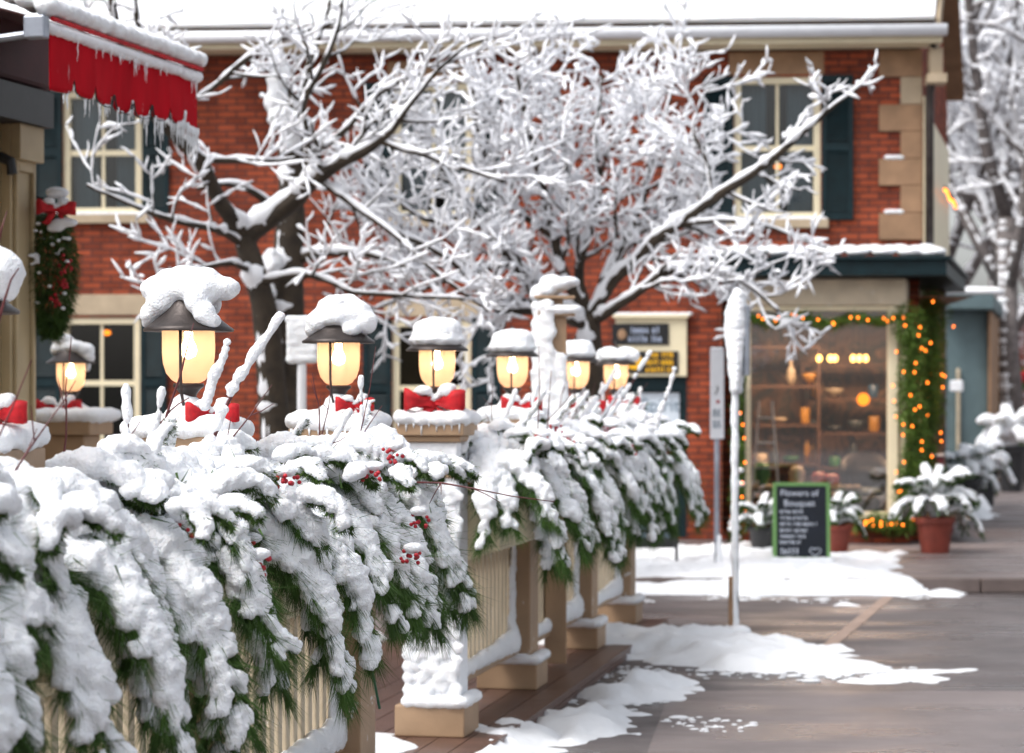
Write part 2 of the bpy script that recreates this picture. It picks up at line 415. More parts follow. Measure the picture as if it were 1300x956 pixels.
def bank(name, poly, z0, hmax, edge=.5, seed=0, step=.035, rag=.30):
    xs = [p[0] for p in poly]; ys = [p[1] for p in poly]
    def sd(x, y):
        ins = False; dm = 1e9; n = len(poly)
        for i in range(n):
            x1, y1 = poly[i][:2]; x2, y2 = poly[(i+1) % n][:2]
            if (y1 > y) != (y2 > y) and x < (x2-x1)*(y-y1)/(y2-y1)+x1: ins = not ins
            ex, ey = x2-x1, y2-y1; t = max(0, min(1, ((x-x1)*ex+(y-y1)*ey)/(ex*ex+ey*ey)))
            dm = min(dm, math.hypot(x-x1-t*ex, y-y1-t*ey))
        return dm if ins else -dm
    mb = MB(); idx = {}; x0, y0 = min(xs)-.3, min(ys)-.3
    nx, ny = int((max(xs)-x0+.3)/step), int((max(ys)-y0+.3)/step); H = {}
    for i in range(nx+1):
        for j in range(ny+1):
            x, y = x0+i*step, y0+j*step
            q = V((x*1.0, y*1.0, seed*3.7))
            s = sd(x, y) + rag*(noise.noise(q*1.3) + .6*noise.noise(q*3.6) + .35*noise.noise(q*8))
            if s > -.16:
                t = min(1, s/edge); h = hmax*(1-(1-t)**2)*(.72 + .5*noise.noise(q*1.1) + .34*noise.noise(q*4.1) + .26*noise.noise(q*11) + .12*noise.noise(q*24)) if t > 0 else t*hmax*1.2
                zz = z0*max(0, min(1, (y-SW0+.16)/.12)) if z0 > .08 and z0 < .11 else z0
                H[i, j] = (x, y, zz + max(-.026, h - .003))
    for k, p in H.items(): idx[k] = len(mb.v); mb.v.append(p)
    for (i, j) in H:
        if (i+1, j) in H and (i, j+1) in H and (i+1, j+1) in H:
            mb.f.append((idx[i, j], idx[i+1, j], idx[i+1, j+1], idx[i, j+1])); mb.m.append(0)
    return struct(mb.build(name, 'gsnow', smooth=True))
g = lambda *a: [G(x, y)[:2] for x, y in a]
bank('snow_bank', g((560, 702), (990, 712), (1080, 722), (1160, 716), (1118, 745), (1150, 757), (1040, 757), (900, 755), (560, 762)), .10, .10, .5, 1)
bank('snow_bank', g((640, 812), (800, 806), (905, 806), (990, 812), (1060, 828), (1125, 848), (1080, 858), (900, 856), (800, 840), (640, 830)), .0, .13, .45, 2, .05)
bank('snow_bank', g((700, 880), (780, 860), (840, 858), (905, 868), (900, 880), (850, 895), (790, 930), (700, 960)), .0, .15, .5, 3, .05)
bank('snow_patch', [(-1.2, 13), (-.9, 16.2), (-2.6, 16.4), (-3, 13)], .07, .16, .4, 4)
bank('snow_patch', [(-.62, 10.2), (-.5, 11.6), (-1.4, 11.8), (-1.5, 10.0)], .06, .10, .4, 5, .05)
bank('snow_patch', [(.1, 5.5), (.4, 9.5), (.1, 12.5), (-.35, 11.8), (-.7, 8), (-.9, 5.5)], .0, .10, .35, 6, .05)
bank('snow_patch', g((1175, 752), (1230, 753), (1215, 758), (1180, 758)), .0, .06, .2, 7, .05, .1)
bank('snow_patch', g((1060, 764), (1090, 764), (1085, 769), (1055, 769)), .0, .04, .2, 8, .05, .1)
bank('snow_patch', g((1085, 862), (1160, 848), (1230, 850), (1180, 866)), .0, .015, .3, 9, .04, .35)

rc = random.Random(44); mb = MB()
for poly, z in (((640, 1180, 752, 766), 0), ((700, 1180, 842, 866), 0), ((720, 960, 868, 930), 0)):
    for _ in range(330):
        px, py = rc.uniform(poly[0], poly[1]), rc.uniform(poly[2], poly[3]); c = G(px, py); q = rc.uniform(.004, .017)*(1 if rc.random() < .9 else 2)
        if noise.noise(V((c.x*1.2, c.y*1.2, 5))) < -.08: continue
        mb.ico((c.x, c.y, .004), (q*rc.uniform(1, 2.2), q, q*.45))
o = mb.build('snow_crumbs', 'gsnow', smooth=True); tag(o, 'loose crumbs of snow and slush scattered over the wet road', 'snow crumbs', None, 'stuff')

# ================================================================== CORNER BUILDING
TH = math.radians(-4)
BC = V(((1167-650)/F*26, 26, .12))          # front right corner on the pavement
B = thing('brick_building', 'two storey red brick corner building with snow covered roof and dark green shutters', 'building', BC, TH)
Binv = (Matrix.Translation(BC) @ Matrix.Rotation(TH, 4, 'Z')).inverted()
def bl(px, py, off=0.0):
    "picture point -> facade-local (x, z), off metres in front of the brick face"
    u = (px-650)/F
    # world line: (u*d, d); plane local y = -off
    c, s = math.cos(TH), math.sin(TH)
    # local y = -(x-BCx)*s... solve
    # local = R^-1 (w-BC): ly = -s*(x-bx)+c*(y-by)
    d = (-off + (-s*BC.x + c*BC.y)) / (-s*u + c)
    w = V((u*d, d, CAMZ-(py-500)/F*d)); l = Binv @ w
    return l.x, l.z
sdv = (Matrix.Rotation(-TH, 3, 'Z') @ V((.2345, 1, 0))).normalized()   # side street direction, local
LX = -11.5; GZ = bl(900, 66)[1]; 
wins = []      # x0,x1,z0,z1 openings
def opening(px0, px1, py0, py1):
    a = bl(px0, py0); b = bl(px1, py1); return [a[0], b[0], b[1], a[1]]
W_UL = opening(80, 180, 116, 272); W_UM = opening(500, 600, 106, 276); W_UR = opening(932, 1042, 98, 278)
W_LL = opening(78, 178, 403, 570); W_LM = opening(498, 598, 406, 580)
DOOR = opening(784, 872, 402, 706); DOOR[2] = .02
SHOP = opening(948, 1150, 392, 660)
holes = [W_UL, W_UM, W_UR, W_LL, W_LM, DOOR, SHOP]
xs = sorted({LX, 0.0} | {h[0] for h in holes} | {h[1] for h in holes}); zs = sorted({0.0, GZ} | {h[2] for h in holes} | {h[3] for h in holes})
mb = MB()
for i in range(len(xs)-1):
    for j in range(len(zs)-1):
        cx, cz = (xs[i]+xs[i+1])/2, (zs[j]+zs[j+1])/2
        if any(h[0] < cx < h[1] and h[2] < cz < h[3] for h in holes): continue
        mb.quad((xs[i], 0, zs[j]), (xs[i+1], 0, zs[j]), (xs[i+1], 0, zs[j+1]), (xs[i], 0, zs[j+1]))
for h in holes:
    x0, x1, z0, z1 = h; D = .14
    mb.quad((x0, 0, z0), (x0, 0, z1), (x0, D, z1), (x0, D, z0)); mb.quad((x1, 0, z1), (x1, 0, z0), (x1, D, z0), (x1, D, z1))
    mb.quad((x0, 0, z1), (x1, 0, z1), (x1, D, z1), (x0, D, z1)); mb.quad((x1, 0, z0), (x0, 0, z0), (x0, D, z0), (x1, D, z0))
SL = 5.75
e = sdv*SL
mb.quad((0, 0, 2.9), (e.x, e.y, 2.9), (e.x, e.y, GZ), (0, 0, GZ))
mb.quad((LX, 5.6, 0), (LX, 0, 0), (LX, 0, GZ), (LX, 5.6, GZ)); mb.quad((e.x, e.y, 0), (LX, 5.6, 0), (LX, 5.6, GZ), (e.x, e.y, GZ))
wall = mb.build('wall', 'brick', B)
# side wall lower: teal boards
mb = MB(); s0 = sdv*3.4; mb.quad((s0.x, s0.y, 0), (e.x, e.y, 0), (e.x, e.y, 2.9), (s0.x, s0.y, 2.9)); mb.build('side_wall', 'teal', B)
# gable above the side wall
RZ = GZ+.28; RY = 5.0; PIT = .75
def sidept(y): return sdv.x/sdv.y*y
mb = MB(); mb.add([(0, 0, GZ), (sidept(5.6), 5.6, GZ), (sidept(2.8), 2.8, GZ+.12+2.8*PIT)], [(0, 1, 2)]); mb.build('gable_wall', 'brick', B)
# roof
mb = MB(); OV = .42
for (y0, z0, y1, z1) in ((-OV, GZ+.17, 2.8, GZ+.17+3.22*PIT), (6.02, GZ+.17, 2.8, GZ+.17+3.22*PIT)):
    mb.quad((LX-.4, y0, z0), (sidept(y0)+.20, y0, z0), (sidept(y1)+.20, y1, z1), (LX-.4, y1, z1))
    mb.quad((LX-.4, y0, z0+.1), (sidept(y0)+.20, y0, z0+.1), (sidept(y1)+.20, y1, z1+.1), (LX-.4, y1, z1+.1))
roof = mb.build('roof', 'stone', B)
mb = MB(); n = 60; m_ = 14; vs = []
for j in range(m_+1):
    for i in range(n+1):
        y = -OV-.03 + (2.8+OV)*j/m_; x = LX-.4 + (sidept(y)+.19-LX+.4)*i/n
        z = GZ+.17+PIT*(y+OV)+.11 + .13*min(1, (j/m_*5)+.35) + .03*noise.noise(V((x, y, 0)))
        vs.append((x, y, z))
mb.add(vs, [(j*(n+1)+i, j*(n+1)+i+1, (j+1)*(n+1)+i+1, (j+1)*(n+1)+i) for j in range(m_) for i in range(n)])
mb.add([vs[i] for i in range(n+1)] + [(vs[i][0], vs[i][1]+.03, GZ+.26) for i in range(n+1)], [(i+1, i, n+1+i, n+2+i) for i in range(n)])
ed = [(vs[j*(n+1)+n]) for j in range(m_+1)]
mb.add(ed + [(p[0], p[1], p[2]-.22) for p in ed], [(j, j+1, m_+2+j, m_+1+j) for j in range(m_)])
mb.build('snow', 'snow', roof, smooth=True)
# soffit, fascia, gutter
mb = MB(); mb.box(LX-.4, -OV, GZ+.02, .20, 0, GZ+.05); mb.box(LX-.4, -OV-.02, GZ+.02, .20, -OV+.01, GZ+.16); mb.build('fascia', 'cream', B)
mb = MB(); mb.tube([(LX-.4, -OV-.09, GZ+.14), (.24, -OV-.09, GZ+.14)], .065, 10); mb.build('gutter', 'white', B, smooth=True)
e_ = [(-OV-.01, GZ+.0), (4.6, GZ+5*PIT)]
mb = MB()
for y0, y1 in ((-OV, 2.8), ):
    for w0, w1 in ((.205, .24),):
        p = lambda y, w, z: (sidept(y)+w, y, z)
        za, zb = GZ-.02, GZ-.02+3.22*PIT
        vs = [p(y0, w0, za), p(y0, w1, za), p(y1, w1, zb), p(y1, w0, zb), p(y0, w0, za+.3), p(y0, w1, za+.3), p(y1, w1, zb+.3), p(y1, w0, zb+.3)]
        mb.add(vs, [(0, 1, 2, 3), (4, 7, 6, 5), (0, 4, 5, 1), (1, 5, 6, 2), (2, 6, 7, 3), (3, 7, 4, 0)])
mb.build('verge_board', 'stonel', B)
mb = MB(); mb.box(.05, -OV+.05, GZ-.40, .26, -.06, GZ-.30); mb.box(.08, -OV+.1, GZ-.30, .22, -.06, GZ-.02); mb.build('eaves_bracket', 'stonel', B, bevel=.01)
# quoins
for i in range(11):
    z1 = bl(1140, 64)[1] - i*.292; z0 = z1-.288
    if z0 < 3.0: break
    wdt = .40 if i % 2 == 0 else .20
    mb = MB(); mb.box(-wdt-(.0 if i % 2 else .03), -.035, z0, .03, .25, z1); q = mb.build('quoin', 'stone' if i not in (1,) else 'stonel', B, bevel=.008)
    if i % 2 == 0 and 3 <= i:
        blob('snow', [((-.33+.06*k, -.02, z1+.015), (.06, .035, .03)) for k in range(3)], q, .015, .004)
# downpipe on the corner
p = [(.13, -.30, GZ+.08), (.13, -.26, GZ-.12), (.10, -.12, GZ-.5), (.10, -.10, GZ-.7), (.10, -.10, 2.9)]
mb = MB(); mb.tube(p, .045, 10); dp = mb.build('downpipe', 'bronze', B, smooth=True)
mb = MB(); mb.box(.04, -.05, 2.95, .058, -.02, GZ-.5); mb.build('conduit', 'cream', B)
# cream corner boards on the side wall
mb = MB()
a0 = sdv*1.7; a1 = sdv*5.6; nn = V((sdv.y, -sdv.x, 0))*.03
mb.prism([(a0+nn)[:2], (a1+nn)[:2], (a1-nn*2)[:2], (a0-nn*2)[:2]], 2.95, GZ-.55); mb.build('corner_board', 'cream', B)

def window(h, parent, shut=(None, None), lintel=None, curtain=False, lamp=None):
    x0, x1, z0, z1 = h; fr = MB(); y0, y1 = .02, .12; t = .075
    fr.box(x0, y0, z0, x0+t, y1, z1); fr.box(x1-t, y0, z0, x1, y1, z1); fr.box(x0+t, y0, z1-t, x1-t, y1, z1); fr.box(x0+t, y0, z0, x1-t, y1, z0+t)
    w = fr.build('window', 'cream', parent, bevel=.006)
    s = MB(); zm = (z0+z1)/2; xm = (x0+x1)/2
    s.box(x0+t, .04, zm-.03, x1-t, .09, zm+.03); s.box(xm-.016, .05, z0+t, xm+.016, .085, zm-.03); s.box(xm-.016, .05, zm+.03, xm+.016, .085, z1-t)
    s.build('glazing_bar', 'cream', w)
    g_ = MB(); g_.quad((x0+t, .068, z0+t), (x1-t, .068, z0+t), (x1-t, .068, z1-t), (x0+t, .068, z1-t)); g_.build('pane', 'wglass', w)
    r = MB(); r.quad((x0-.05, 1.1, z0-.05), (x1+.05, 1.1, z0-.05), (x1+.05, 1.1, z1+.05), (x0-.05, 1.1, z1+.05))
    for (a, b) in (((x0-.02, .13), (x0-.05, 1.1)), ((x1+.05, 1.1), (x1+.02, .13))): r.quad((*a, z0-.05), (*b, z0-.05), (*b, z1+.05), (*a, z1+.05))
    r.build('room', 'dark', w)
    if curtain:
        c = MB()
        for sg, xa, xb in ((0, x0+t, x0+t+(x1-x0)*.30), (1, x1-t-(x1-x0)*.30, x1-t)):
            k = 24; vs = []
            for i in range(k+1):
                xx = xa+(xb-xa)*i/k; yy = .24+.025*math.sin(i*1.6+sg); vs += [(xx, yy, z0), (xx, yy, z1)]
            c.add(vs, [(2*i, 2*i+2, 2*i+3, 2*i+1) for i in range(k)])
        c.build('curtain', 'curtain', w, smooth=True)
    if lamp:
        l = MB(); l.ico((lamp[0], .5, lamp[1]), (.045, .045, .03)); l.build('ceiling_lamp', 'lantern', w, smooth=True)
    sl = MB(); sl.box(x0-.08, -.06, z0-.10, x1+.08, .10, z0-.002); si = sl.build('sill', 'stonel', w, bevel=.008)
    blob('snow', [((x0+(x1-x0)*k/9, -.02, z0+.005), (.09, .045, .025)) for k in range(10)], si, .015, .004)
    if lintel:
        a, b, c2, d = lintel; l = MB(); l.box(a, -.012, c2, b, .12, d); l.build('lintel', 'stone' if lintel[2] > 3 else 'stonel', parent, bevel=.006)
    for sh in shut:
        if sh:
            a, b = sh; m2 = MB(); za, zb = z0-.01, z1+.01
            m2.box(a, -.04, za, a+.05, -.003, zb); m2.box(b-.05, -.04, za, b, -.003, zb)
            for z in (za, (za+zb)/2-.04, zb-.08): m2.box(a+.05, -.04, z, b-.05, -.003, z+.08)
            z = za+.10
            while z < zb-.09:
                if abs(z-(za+zb)/2) > .06:
                    m2.add([(a+.05, -.034, z), (b-.05, -.034, z), (b-.05, -.012, z+.035), (a+.05, -.012, z+.035)], [(0, 1, 2, 3)])
                z += .04
            m2.box(a+.05, -.011, za+.08, b-.05, -.004, zb-.08)
            m2.build('shutter', 'green', parent)
    return w
bx = lambda px, py=300: bl(px, py)[0]; bz = lambda px, py: bl(px, py)[1]
window(W_UL, B, ((bx(42), bx(79)), (bx(181), bx(215))), (bx(70), bx(190), bz(130, 108), bz(130, 84)), True)
window(W_UM, B, ((bx(463), bx(499)), (bx(601), bx(636))), (bx(492), bx(610), bz(550, 102), bz(550, 78)), True)
window(W_UR, B, ((bx(893), bx(931)), (bx(1043), bx(1083))), (bx(925), bx(1046), bz(987, 95), bz(987, 66)), True, (bx(990), bz(990, 206)))
window(W_LL, B, ((bx(40), bx(77)), (bx(179), bx(212))), (bx(68), bx(192), bz(130, 400), bz(130, 374)), False, (bx(122), bz(122, 421)))
window(W_LM, B, ((bx(461), bx(497)), (bx(599), bx(636))), (bx(488), bx(610), bz(550, 402), bz(550, 380)))

# entrance between the tree and the shop: green surround, sign board, pale panel
x0, x1, z0, z1 = DOOR
mb = MB(); mb.box(x0, .01, 0, x0+.06, .13, z1); mb.box(x1-.06, .01, 0, x1, .13, z1); mb.box(x0+.06, .01, z1-.05, x1-.06, .13, z1)
mb.box(x0+.06, .01, bz(830, 496), x1-.06, .13, bz(830, 480)); dr = mb.build('doorway', 'green', B, bevel=.005)
mb = MB(); mb.quad((x0+.06, .10, 0), (x1-.06, .10, 0), (x1-.06, .10, z1), (x0+.06, .10, z1)); mb.build('door_leaf', 'green', dr)
mb = MB(); zz = bz(830, 498)
mb.box(x0+.12, .07, bz(830, 556), x1-.08, .095, zz-.005); pnl = mb.build('notice_panel', 'pale', dr)
mb = MB(); mb.box(x0-.02, -.05, bz(830, 478), x1+.0, -.012, bz(830, 404)); mb.box(x0-.05, -.10, bz(830, 404), x1+.02, -.012, bz(830, 400))
sb = mb.build('sign_board', 'cream', B, bevel=.006)
blob('snow', [((x0-.03+(x1-x0+.05)*k/11, -.055, bz(830, 399)), (.06, .045, .022)) for k in range(12)], sb, .015, .004)
mb = MB(); mb.box(bx(777), -.068, bz(830, 438), bx(849), -.051, bz(830, 411)); s1 = mb.build('sign_panel', 'ink', sb, bevel=.004)
mb = MB(); mb.ico((bx(790), -.07, bz(830, 425)), (.05, .006, .06)); mb.build('painted_oval', 'stone', s1, smooth=True)
mb = MB(); mb.box(bx(790), -.068, bz(830, 474), bx(861), -.051, bz(830, 446)); s2 = mb.build('sign_panel', 'ink', sb, bevel=.004)
mb = MB(); c = V((bx(805), -.070, bz(830, 459)))
mb.add([c + V((math.cos(a)*(.095 if k % 2 else .08), -.001, math.sin(a)*(.095 if k % 2 else .08))) for k, a in enumerate([2*PI*q/28 for q in range(28)])], [tuple(range(28))]); mb.build('painted_sun', 'yellow', s2)
def letters(parent, name, m, x0, x1, zc, h, y, seed=0, word=(3, 8), thin=.16):
    "hand lettering too small to read: letter sized strokes in words"
    r = random.Random(seed); mb = MB(); x = x0; w = h*.6
    while x < x1 - w:
        for _ in range(r.randint(*word)):
            if x > x1 - w: break
            k = r.choice('hnoilt'); t = h*thin
            if k in 'hn': mb.box(x, y, zc-h/2, x+t, y+.002, zc+h*(.5 if k == 'h' else .3)); mb.box(x+w*.75-t, y, zc-h/2, x+w*.75, y+.002, zc+.1*h); mb.box(x+t, y, zc+.1*h, x+w*.75-t, y+.002, zc+.1*h+t)
            elif k == 'o': mb.box(x, y, zc-h/2, x+t, y+.002, zc+h*.25); mb.box(x+w*.75-t, y, zc-h/2, x+w*.75, y+.002, zc+h*.25); mb.box(x+t, y, zc+.25*h-t, x+w*.75-t, y+.002, zc+.25*h); mb.box(x+t, y, zc-h/2, x+w*.75-t, y+.002, zc-h/2+t)
            else: mb.box(x+w*.25, y, zc-h/2, x+w*.25+t, y+.002, zc+h/2); mb.box(x+w*.25+t, y, zc+h*.15, x+w*.6, y+.002, zc+h*.15+t)
            x += w
        x += w*.7
    return mb.build(name, m, parent)
for k, zpy in enumerate((450, 459.5, 469)):
    letters(s2, 'lettering', 'yellow', bx(820), bx(858), bz(830, zpy), .058, -.0705, 3+k, (4, 6), .26)
letters(s1, 'lettering', 'signart', bx(800), bx(842), bz(830, 419), .07, -.0705, 9, (4, 5), .25)
letters(s1, 'lettering', 'signart', bx(798), bx(842), bz(830, 430), .07, -.0705, 12, (4, 5), .25)
def text(s, name, size, loc, m, parent, ext=.002, rz=0, align='CENTER'):
    c = bpy.data.curves.new(name, 'FONT'); c.body = s; c.size = size; c.extrude = ext; c.align_x = align; c.align_y = 'CENTER'
    o = bpy.data.objects.new(name, c); C.objects.link(o); o.parent = parent; o.location = loc; o.rotation_euler = (PI/2, 0, rz); c.materials.append(M[m])
    me = bpy.data.meshes.new_from_object(o.evaluated_get(bpy.context.evaluated_depsgraph_get())); me.materials.clear(); me.materials.append(M[m])
    o2 = bpy.data.objects.new(name, me); C.objects.link(o2); o2.parent = parent; o2.location = o.location; o2.rotation_euler = o.rotation_euler
    bpy.data.objects.remove(o); bpy.data.curves.remove(c); return o2
text('Spirit', 'lettering', .20, (bx(838), .064, bz(830, 515)), 'greyink', pnl)

# ------------------------------------------------------------------ shopfront
S = thing('shopfront', 'cream and dark green shopfront with large display window at the building corner', 'shopfront', BC, TH)
PR = .5   # how far it stands in front of the brick
sx = lambda px, py=400: bl(px, py, PR)[0]; sz = lambda py: bl(1050, py, PR)[1]
X0, X1 = sx(940), sx(1150); GX0, GX1 = sx(953), sx(1127); GT, GB = sz(391), sz(650)
c1 = V((X1, -PR, 0))
mb = MB(); mb.box(X0, -PR, sz(388), X1, .02, sz(354)); 
ce = c1 + sdv*3.6; cn = V((sdv.y, -sdv.x, 0))
mb.prism([c1[:2], (ce)[:2], (ce-cn*.1)[:2], (c1-cn*.1)[:2]], sz(388), sz(354)-.001); mb.build('frieze', 'creamfrost', S, bevel=.008)
mb = MB()
k1 = V((sx(1197), -PR-.36, 0)); k2 = k1 + sdv*4.3; ZC0, ZC1 = sz(352), sz(333)
pts = [(sx(905), -PR-.36), k1[:2], k2[:2], (k2-cn*.45)[:2], (X1-.1, 0), (sx(905), -.01)]
mb.prism(pts, ZC0+.0, ZC1); mb.prism([(sx(905)-.03, -PR-.40), (k1.x+.04, k1.y-.04), (k2.x+.04, k2.y), (k2-cn*.45)[:2], (X1-.1, -.002), (sx(905)-.03, -.003)], ZC1+.001, ZC1+.045)
cor = mb.build('cornice', 'green', S, bevel=.006)
el = [((k1.x-.1-i*.09, -PR-.22+.12*(i % 3), ZC1+.09+(.04 if i % 3 else 0)), (.12, .17, .055)) for i in range(int((k1.x-sx(905))/.09)-0)]
el += [(tuple(V((k1.x-.16, -PR-.2, ZC1+.08)) + sdv*i*.12), (.16, .14, .05)) for i in range(34)]
blob('snow', el, cor, .02, .012, CL2)
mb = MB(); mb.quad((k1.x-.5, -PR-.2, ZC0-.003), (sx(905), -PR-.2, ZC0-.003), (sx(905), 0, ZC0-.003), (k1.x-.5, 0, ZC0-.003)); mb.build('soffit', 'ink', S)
# window frame
mb = MB(); yf0, yf1 = -PR+.02, -PR+.12
mb.box(GX0-.07, yf0, GB-.07, GX0, yf1, GT+.02); mb.box(GX1, yf0, GB-.07, GX1+.11, yf1, GT+.02); mb.box(GX0, yf0, GT-.03, GX1, yf1, GT+.02); mb.box(GX0, yf0, GB-.07, GX1, yf1, GB)
wf = mb.build('window', 'cream', S, bevel=.008)
mb = MB(); mb.quad((GX0, -PR+.07, GB), (GX1, -PR+.07, GB), (GX1, -PR+.07, GT-.03), (GX0, -PR+.07, GT-.03)); mb.build('pane', 'glass', wf)
# side window along the street
mb = MB(); 
for t in (0.06, 1.2, 2.4, 3.5):
    a = c1 + sdv*t; b2 = a + sdv*.1; mb.prism([a[:2], b2[:2], (b2-cn*.09)[:2], (a-cn*.09)[:2]], GB-.07, GT+.02)
wf2 = mb.build('side_window', 'cream', S)
a = c1 - cn*.05 + sdv*.1; b2 = c1 - cn*.05 + sdv*3.5
mb = MB(); mb.quad((a.x, a.y, GB), (b2.x, b2.y, GB), (b2.x, b2.y, GT), (a.x, a.y, GT)); mb.build('pane', 'glass', wf2)
# stall riser and brick plinth
mb = MB(); mb.box(X0, -PR+.005, .26, X1-.002, -PR+.12, GB-.072); a, b2 = c1 + sdv*.02, c1 + sdv*3.6
mb.prism([a[:2], b2[:2], (b2-cn*.1)[:2], (a-cn*.1)[:2]], .26, GB-.072); mb.build('stall_riser', 'green', S)
mb = MB(); mb.box(X0-.02, -PR-.03, 0, X1+.02, -PR+.14, .258); mb.prism([(c1+cn*.03+sdv*.05)[:2], (b2+cn*.03)[:2], (b2-cn*.1)[:2], (c1-cn*.1+sdv*.2)[:2]], 0, .257); mb.build('plinth', 'brick', S)
mb = MB(); mb.box(X0, -PR+.0, .0, X0+.05, .0, GT+.05); mb.build('side_panel', 'green', S)
# shop room
mb = MB(); R0, R1, RB = GX0-.3, X1+.15, 2.6
mb.quad((R0, RB, .1), (R1+.6, RB, .1), (R1+.6, RB, 2.9), (R0, RB, 2.9)); mb.quad((R0, -PR+.14, .1), (R0, RB, .1), (R0, RB, 2.9), (R0, -PR+.14, 2.9))
mb.quad((R0, -PR+.14, .25), (R1+.6, -PR+.14, .25), (R1+.6, RB, .25), (R0, RB, .25)); mb.quad((R0, -PR+.14, 2.62), (R0, RB, 2.62), (R1+.6, RB, 2.62), (R1+.6, -PR+.2, 2.62))
mb.build('interior', clutter(), S)
def shopw(px, py, off):   # world point inside the shop
    x, z = bl(px, py, -off); return Matrix.Translation(BC) @ Matrix.Rotation(TH, 4, 'Z') @ V((x, off, z))
ordn = ['leftmost', 'second from left', 'third from left', 'fourth from left', 'fifth from left', 'sixth from left', 'seventh from left', 'eighth from left', 'ninth from left', 'tenth from left', 'eleventh from left', 'rightmost']
for i, px in enumerate((1040, 1054, 1060, 1083, 1091, 1099)):
    t = thing('pendant_bulb', 'warm bare bulb hanging inside the shop window, %s of the six' % ordn[i], 'light bulb', shopw(px, 455, .5), 0, 'hanging bulbs inside the shop')
    mb = MB(); mb.ico((0, 0, 0), (.032, .032, .042)); mb.build('glass_bulb', 'shopbulb', t, smooth=True)
    mb = MB(); mb.tube([(0, 0, .03), (0, 0, .62)], .005, 6); mb.build('cord', 'black', t)
t = thing('paper_lantern', 'glowing orange round lantern in the middle of the shop window', 'lantern', shopw(1096, 507, .3))
mb = MB(); mb.ico((0, 0, 0), (.07, .07, .07)); mb.build('shade', 'lantern', t, smooth=True)
mb = MB(); mb.tube([(0, 0, .065), (0, 0, 1.2)], .004, 6); mb.build('cord', 'black', t)
for nm, px, col, e_, p_ in (('shop_fill_light', 1000, (1, .66, .42), 30, 2.35), ('shop_fill_light', 1090, (1, .62, .38), 38, 2.35)):  # added area lights without fittings, brightening the room behind the glass
    l = bpy.data.lights.new('shop_fill_light', 'AREA'); l.energy = e_; l.color = col; l.size = .8
    o = bpy.data.objects.new('shop_fill_light', l); C.objects.link(o); q = shopw(px, 440, .9); o.location = (q.x, q.y, 2.55); o.parent = None
# shelves with wares
r = random.Random(5)
for k, (px, off, w, hgt) in enumerate(((985, 1.9, 1.0, 1.9), (1085, 2.2, 1.25, 1.7))):
    p = shopw(px, 500, off); t = thing('display_shelf', ['dark wooden display shelf at the left inside the shop', 'dark wooden display shelf at the right inside the shop'][k], 'shelf', (p.x, p.y, .37), TH, 'shelves inside the shop')
    mb = MB(); mb.box(-w/2, -.15, 0, -w/2+.03, .15, hgt); mb.box(w/2-.03, -.15, 0, w/2, .15, hgt)
    mb.build('side_panel', 'shelfw', t)
    for q in range(5):
        mb = MB(); z = .05+q*(hgt-.1)/4; mb.box(-w/2+.031, -.15, z, w/2-.031, .15, z+.03); mb.build('shelf_board', 'shelfw', t)
    n = 0
    for q in range(4):
        z = .08+q*(hgt-.1)/4+.37
        for xx0 in np.linspace(-w/2+.12, w/2-.12, 5):
            xx = xx0 + r.uniform(-.05, .05)
            if r.random() < .15: continue
            n += 1; hh = r.uniform(.14, .3); rr = r.uniform(.04, .08)
            mb = MB(); mb.lathe(r.choice([[(rr*.6, 0), (rr, hh*.3), (rr*.9, hh*.6), (rr*.35, hh*.8), (rr*.45, hh)], [(rr*1.1, 0), (rr*1.2, hh*.1), (rr*1.2, hh*.6), (rr*1.0, hh*.65)], [(rr*.5, 0), (rr*1.4, hh*.35), (rr*1.5, hh*.5), (rr*1.2, hh*.52)], [(rr*.7, 0), (rr*.7, hh*.9), (rr*.3, hh), (rr*.3, hh*1.2)]]), 12)
            key = r.choice(['blue', 'leafy', 'amber', 'rose', 'ivory', 'slate', 'ivory', 'amber'])
            o = mb.build('vase', 'g_'+key, None, smooth=True); o.location = (p.x + xx*math.cos(TH), p.y + xx*math.sin(TH), z)
            tag(o, '%s vase, %s, %s board of the %s shop shelf' % ({'blue': 'blue', 'leafy': 'green', 'amber': 'amber', 'rose': 'rosy', 'ivory': 'ivory', 'slate': 'grey'}[key], ['one', 'two', 'three', 'four', 'five'][int(round((xx0+w/2-.12)/((w-.24)/4)))] + ' from left', ['lowest', 'second lowest', 'third lowest', 'top'][q], ['left', 'right'][k]), 'vase', 'vases on the shop shelves')
# display table near the glass with a white cloth runner and a blue ladder-like frame
p = shopw(1010, 600, .2); t = thing('display_table', 'low pale display table just inside the shop window', 'table', (p.x-.05, p.y, .37), TH)
mb = MB(); mb.box(-.62, -.2, .30, .75, .2, .34); mb.build('tabletop', 'g_ivory', t, bevel=.01)
for a in (-.58, .68):
    for b3 in (-.16, .14): mb = MB(); mb.box(a, b3, 0, a+.04, b3+.04, .299); mb.build('leg', 'shelfw', t)
for i, (px, cc, hh) in enumerate(((968, 'leafy', .24), (1040, 'rose', .14), (1012, 'ivory', .2), (1056, 'rose', .12))):
    q = shopw(px, 620, .15); mb = MB(); mb.lathe([(.05, 0), (.08, .3*hh), (.09, .7*hh), (.05, hh)], 14)
    o = mb.build('bowl', 'g_'+cc, None, smooth=True); o.location = (q.x, q.y, .712); tag(o, ['green jar at the left end of the window table', 'rosy bowl right of middle on the window table', 'ivory bowl in the middle of the window table', 'small rosy bowl near the right of the window table'][i], 'bowl', 'wares on the window table')
p = shopw(972, 560, .1); t = thing('step_ladder', 'pale blue folding ladder standing behind the shop glass at left', 'ladder', (p.x, p.y, .37), TH)
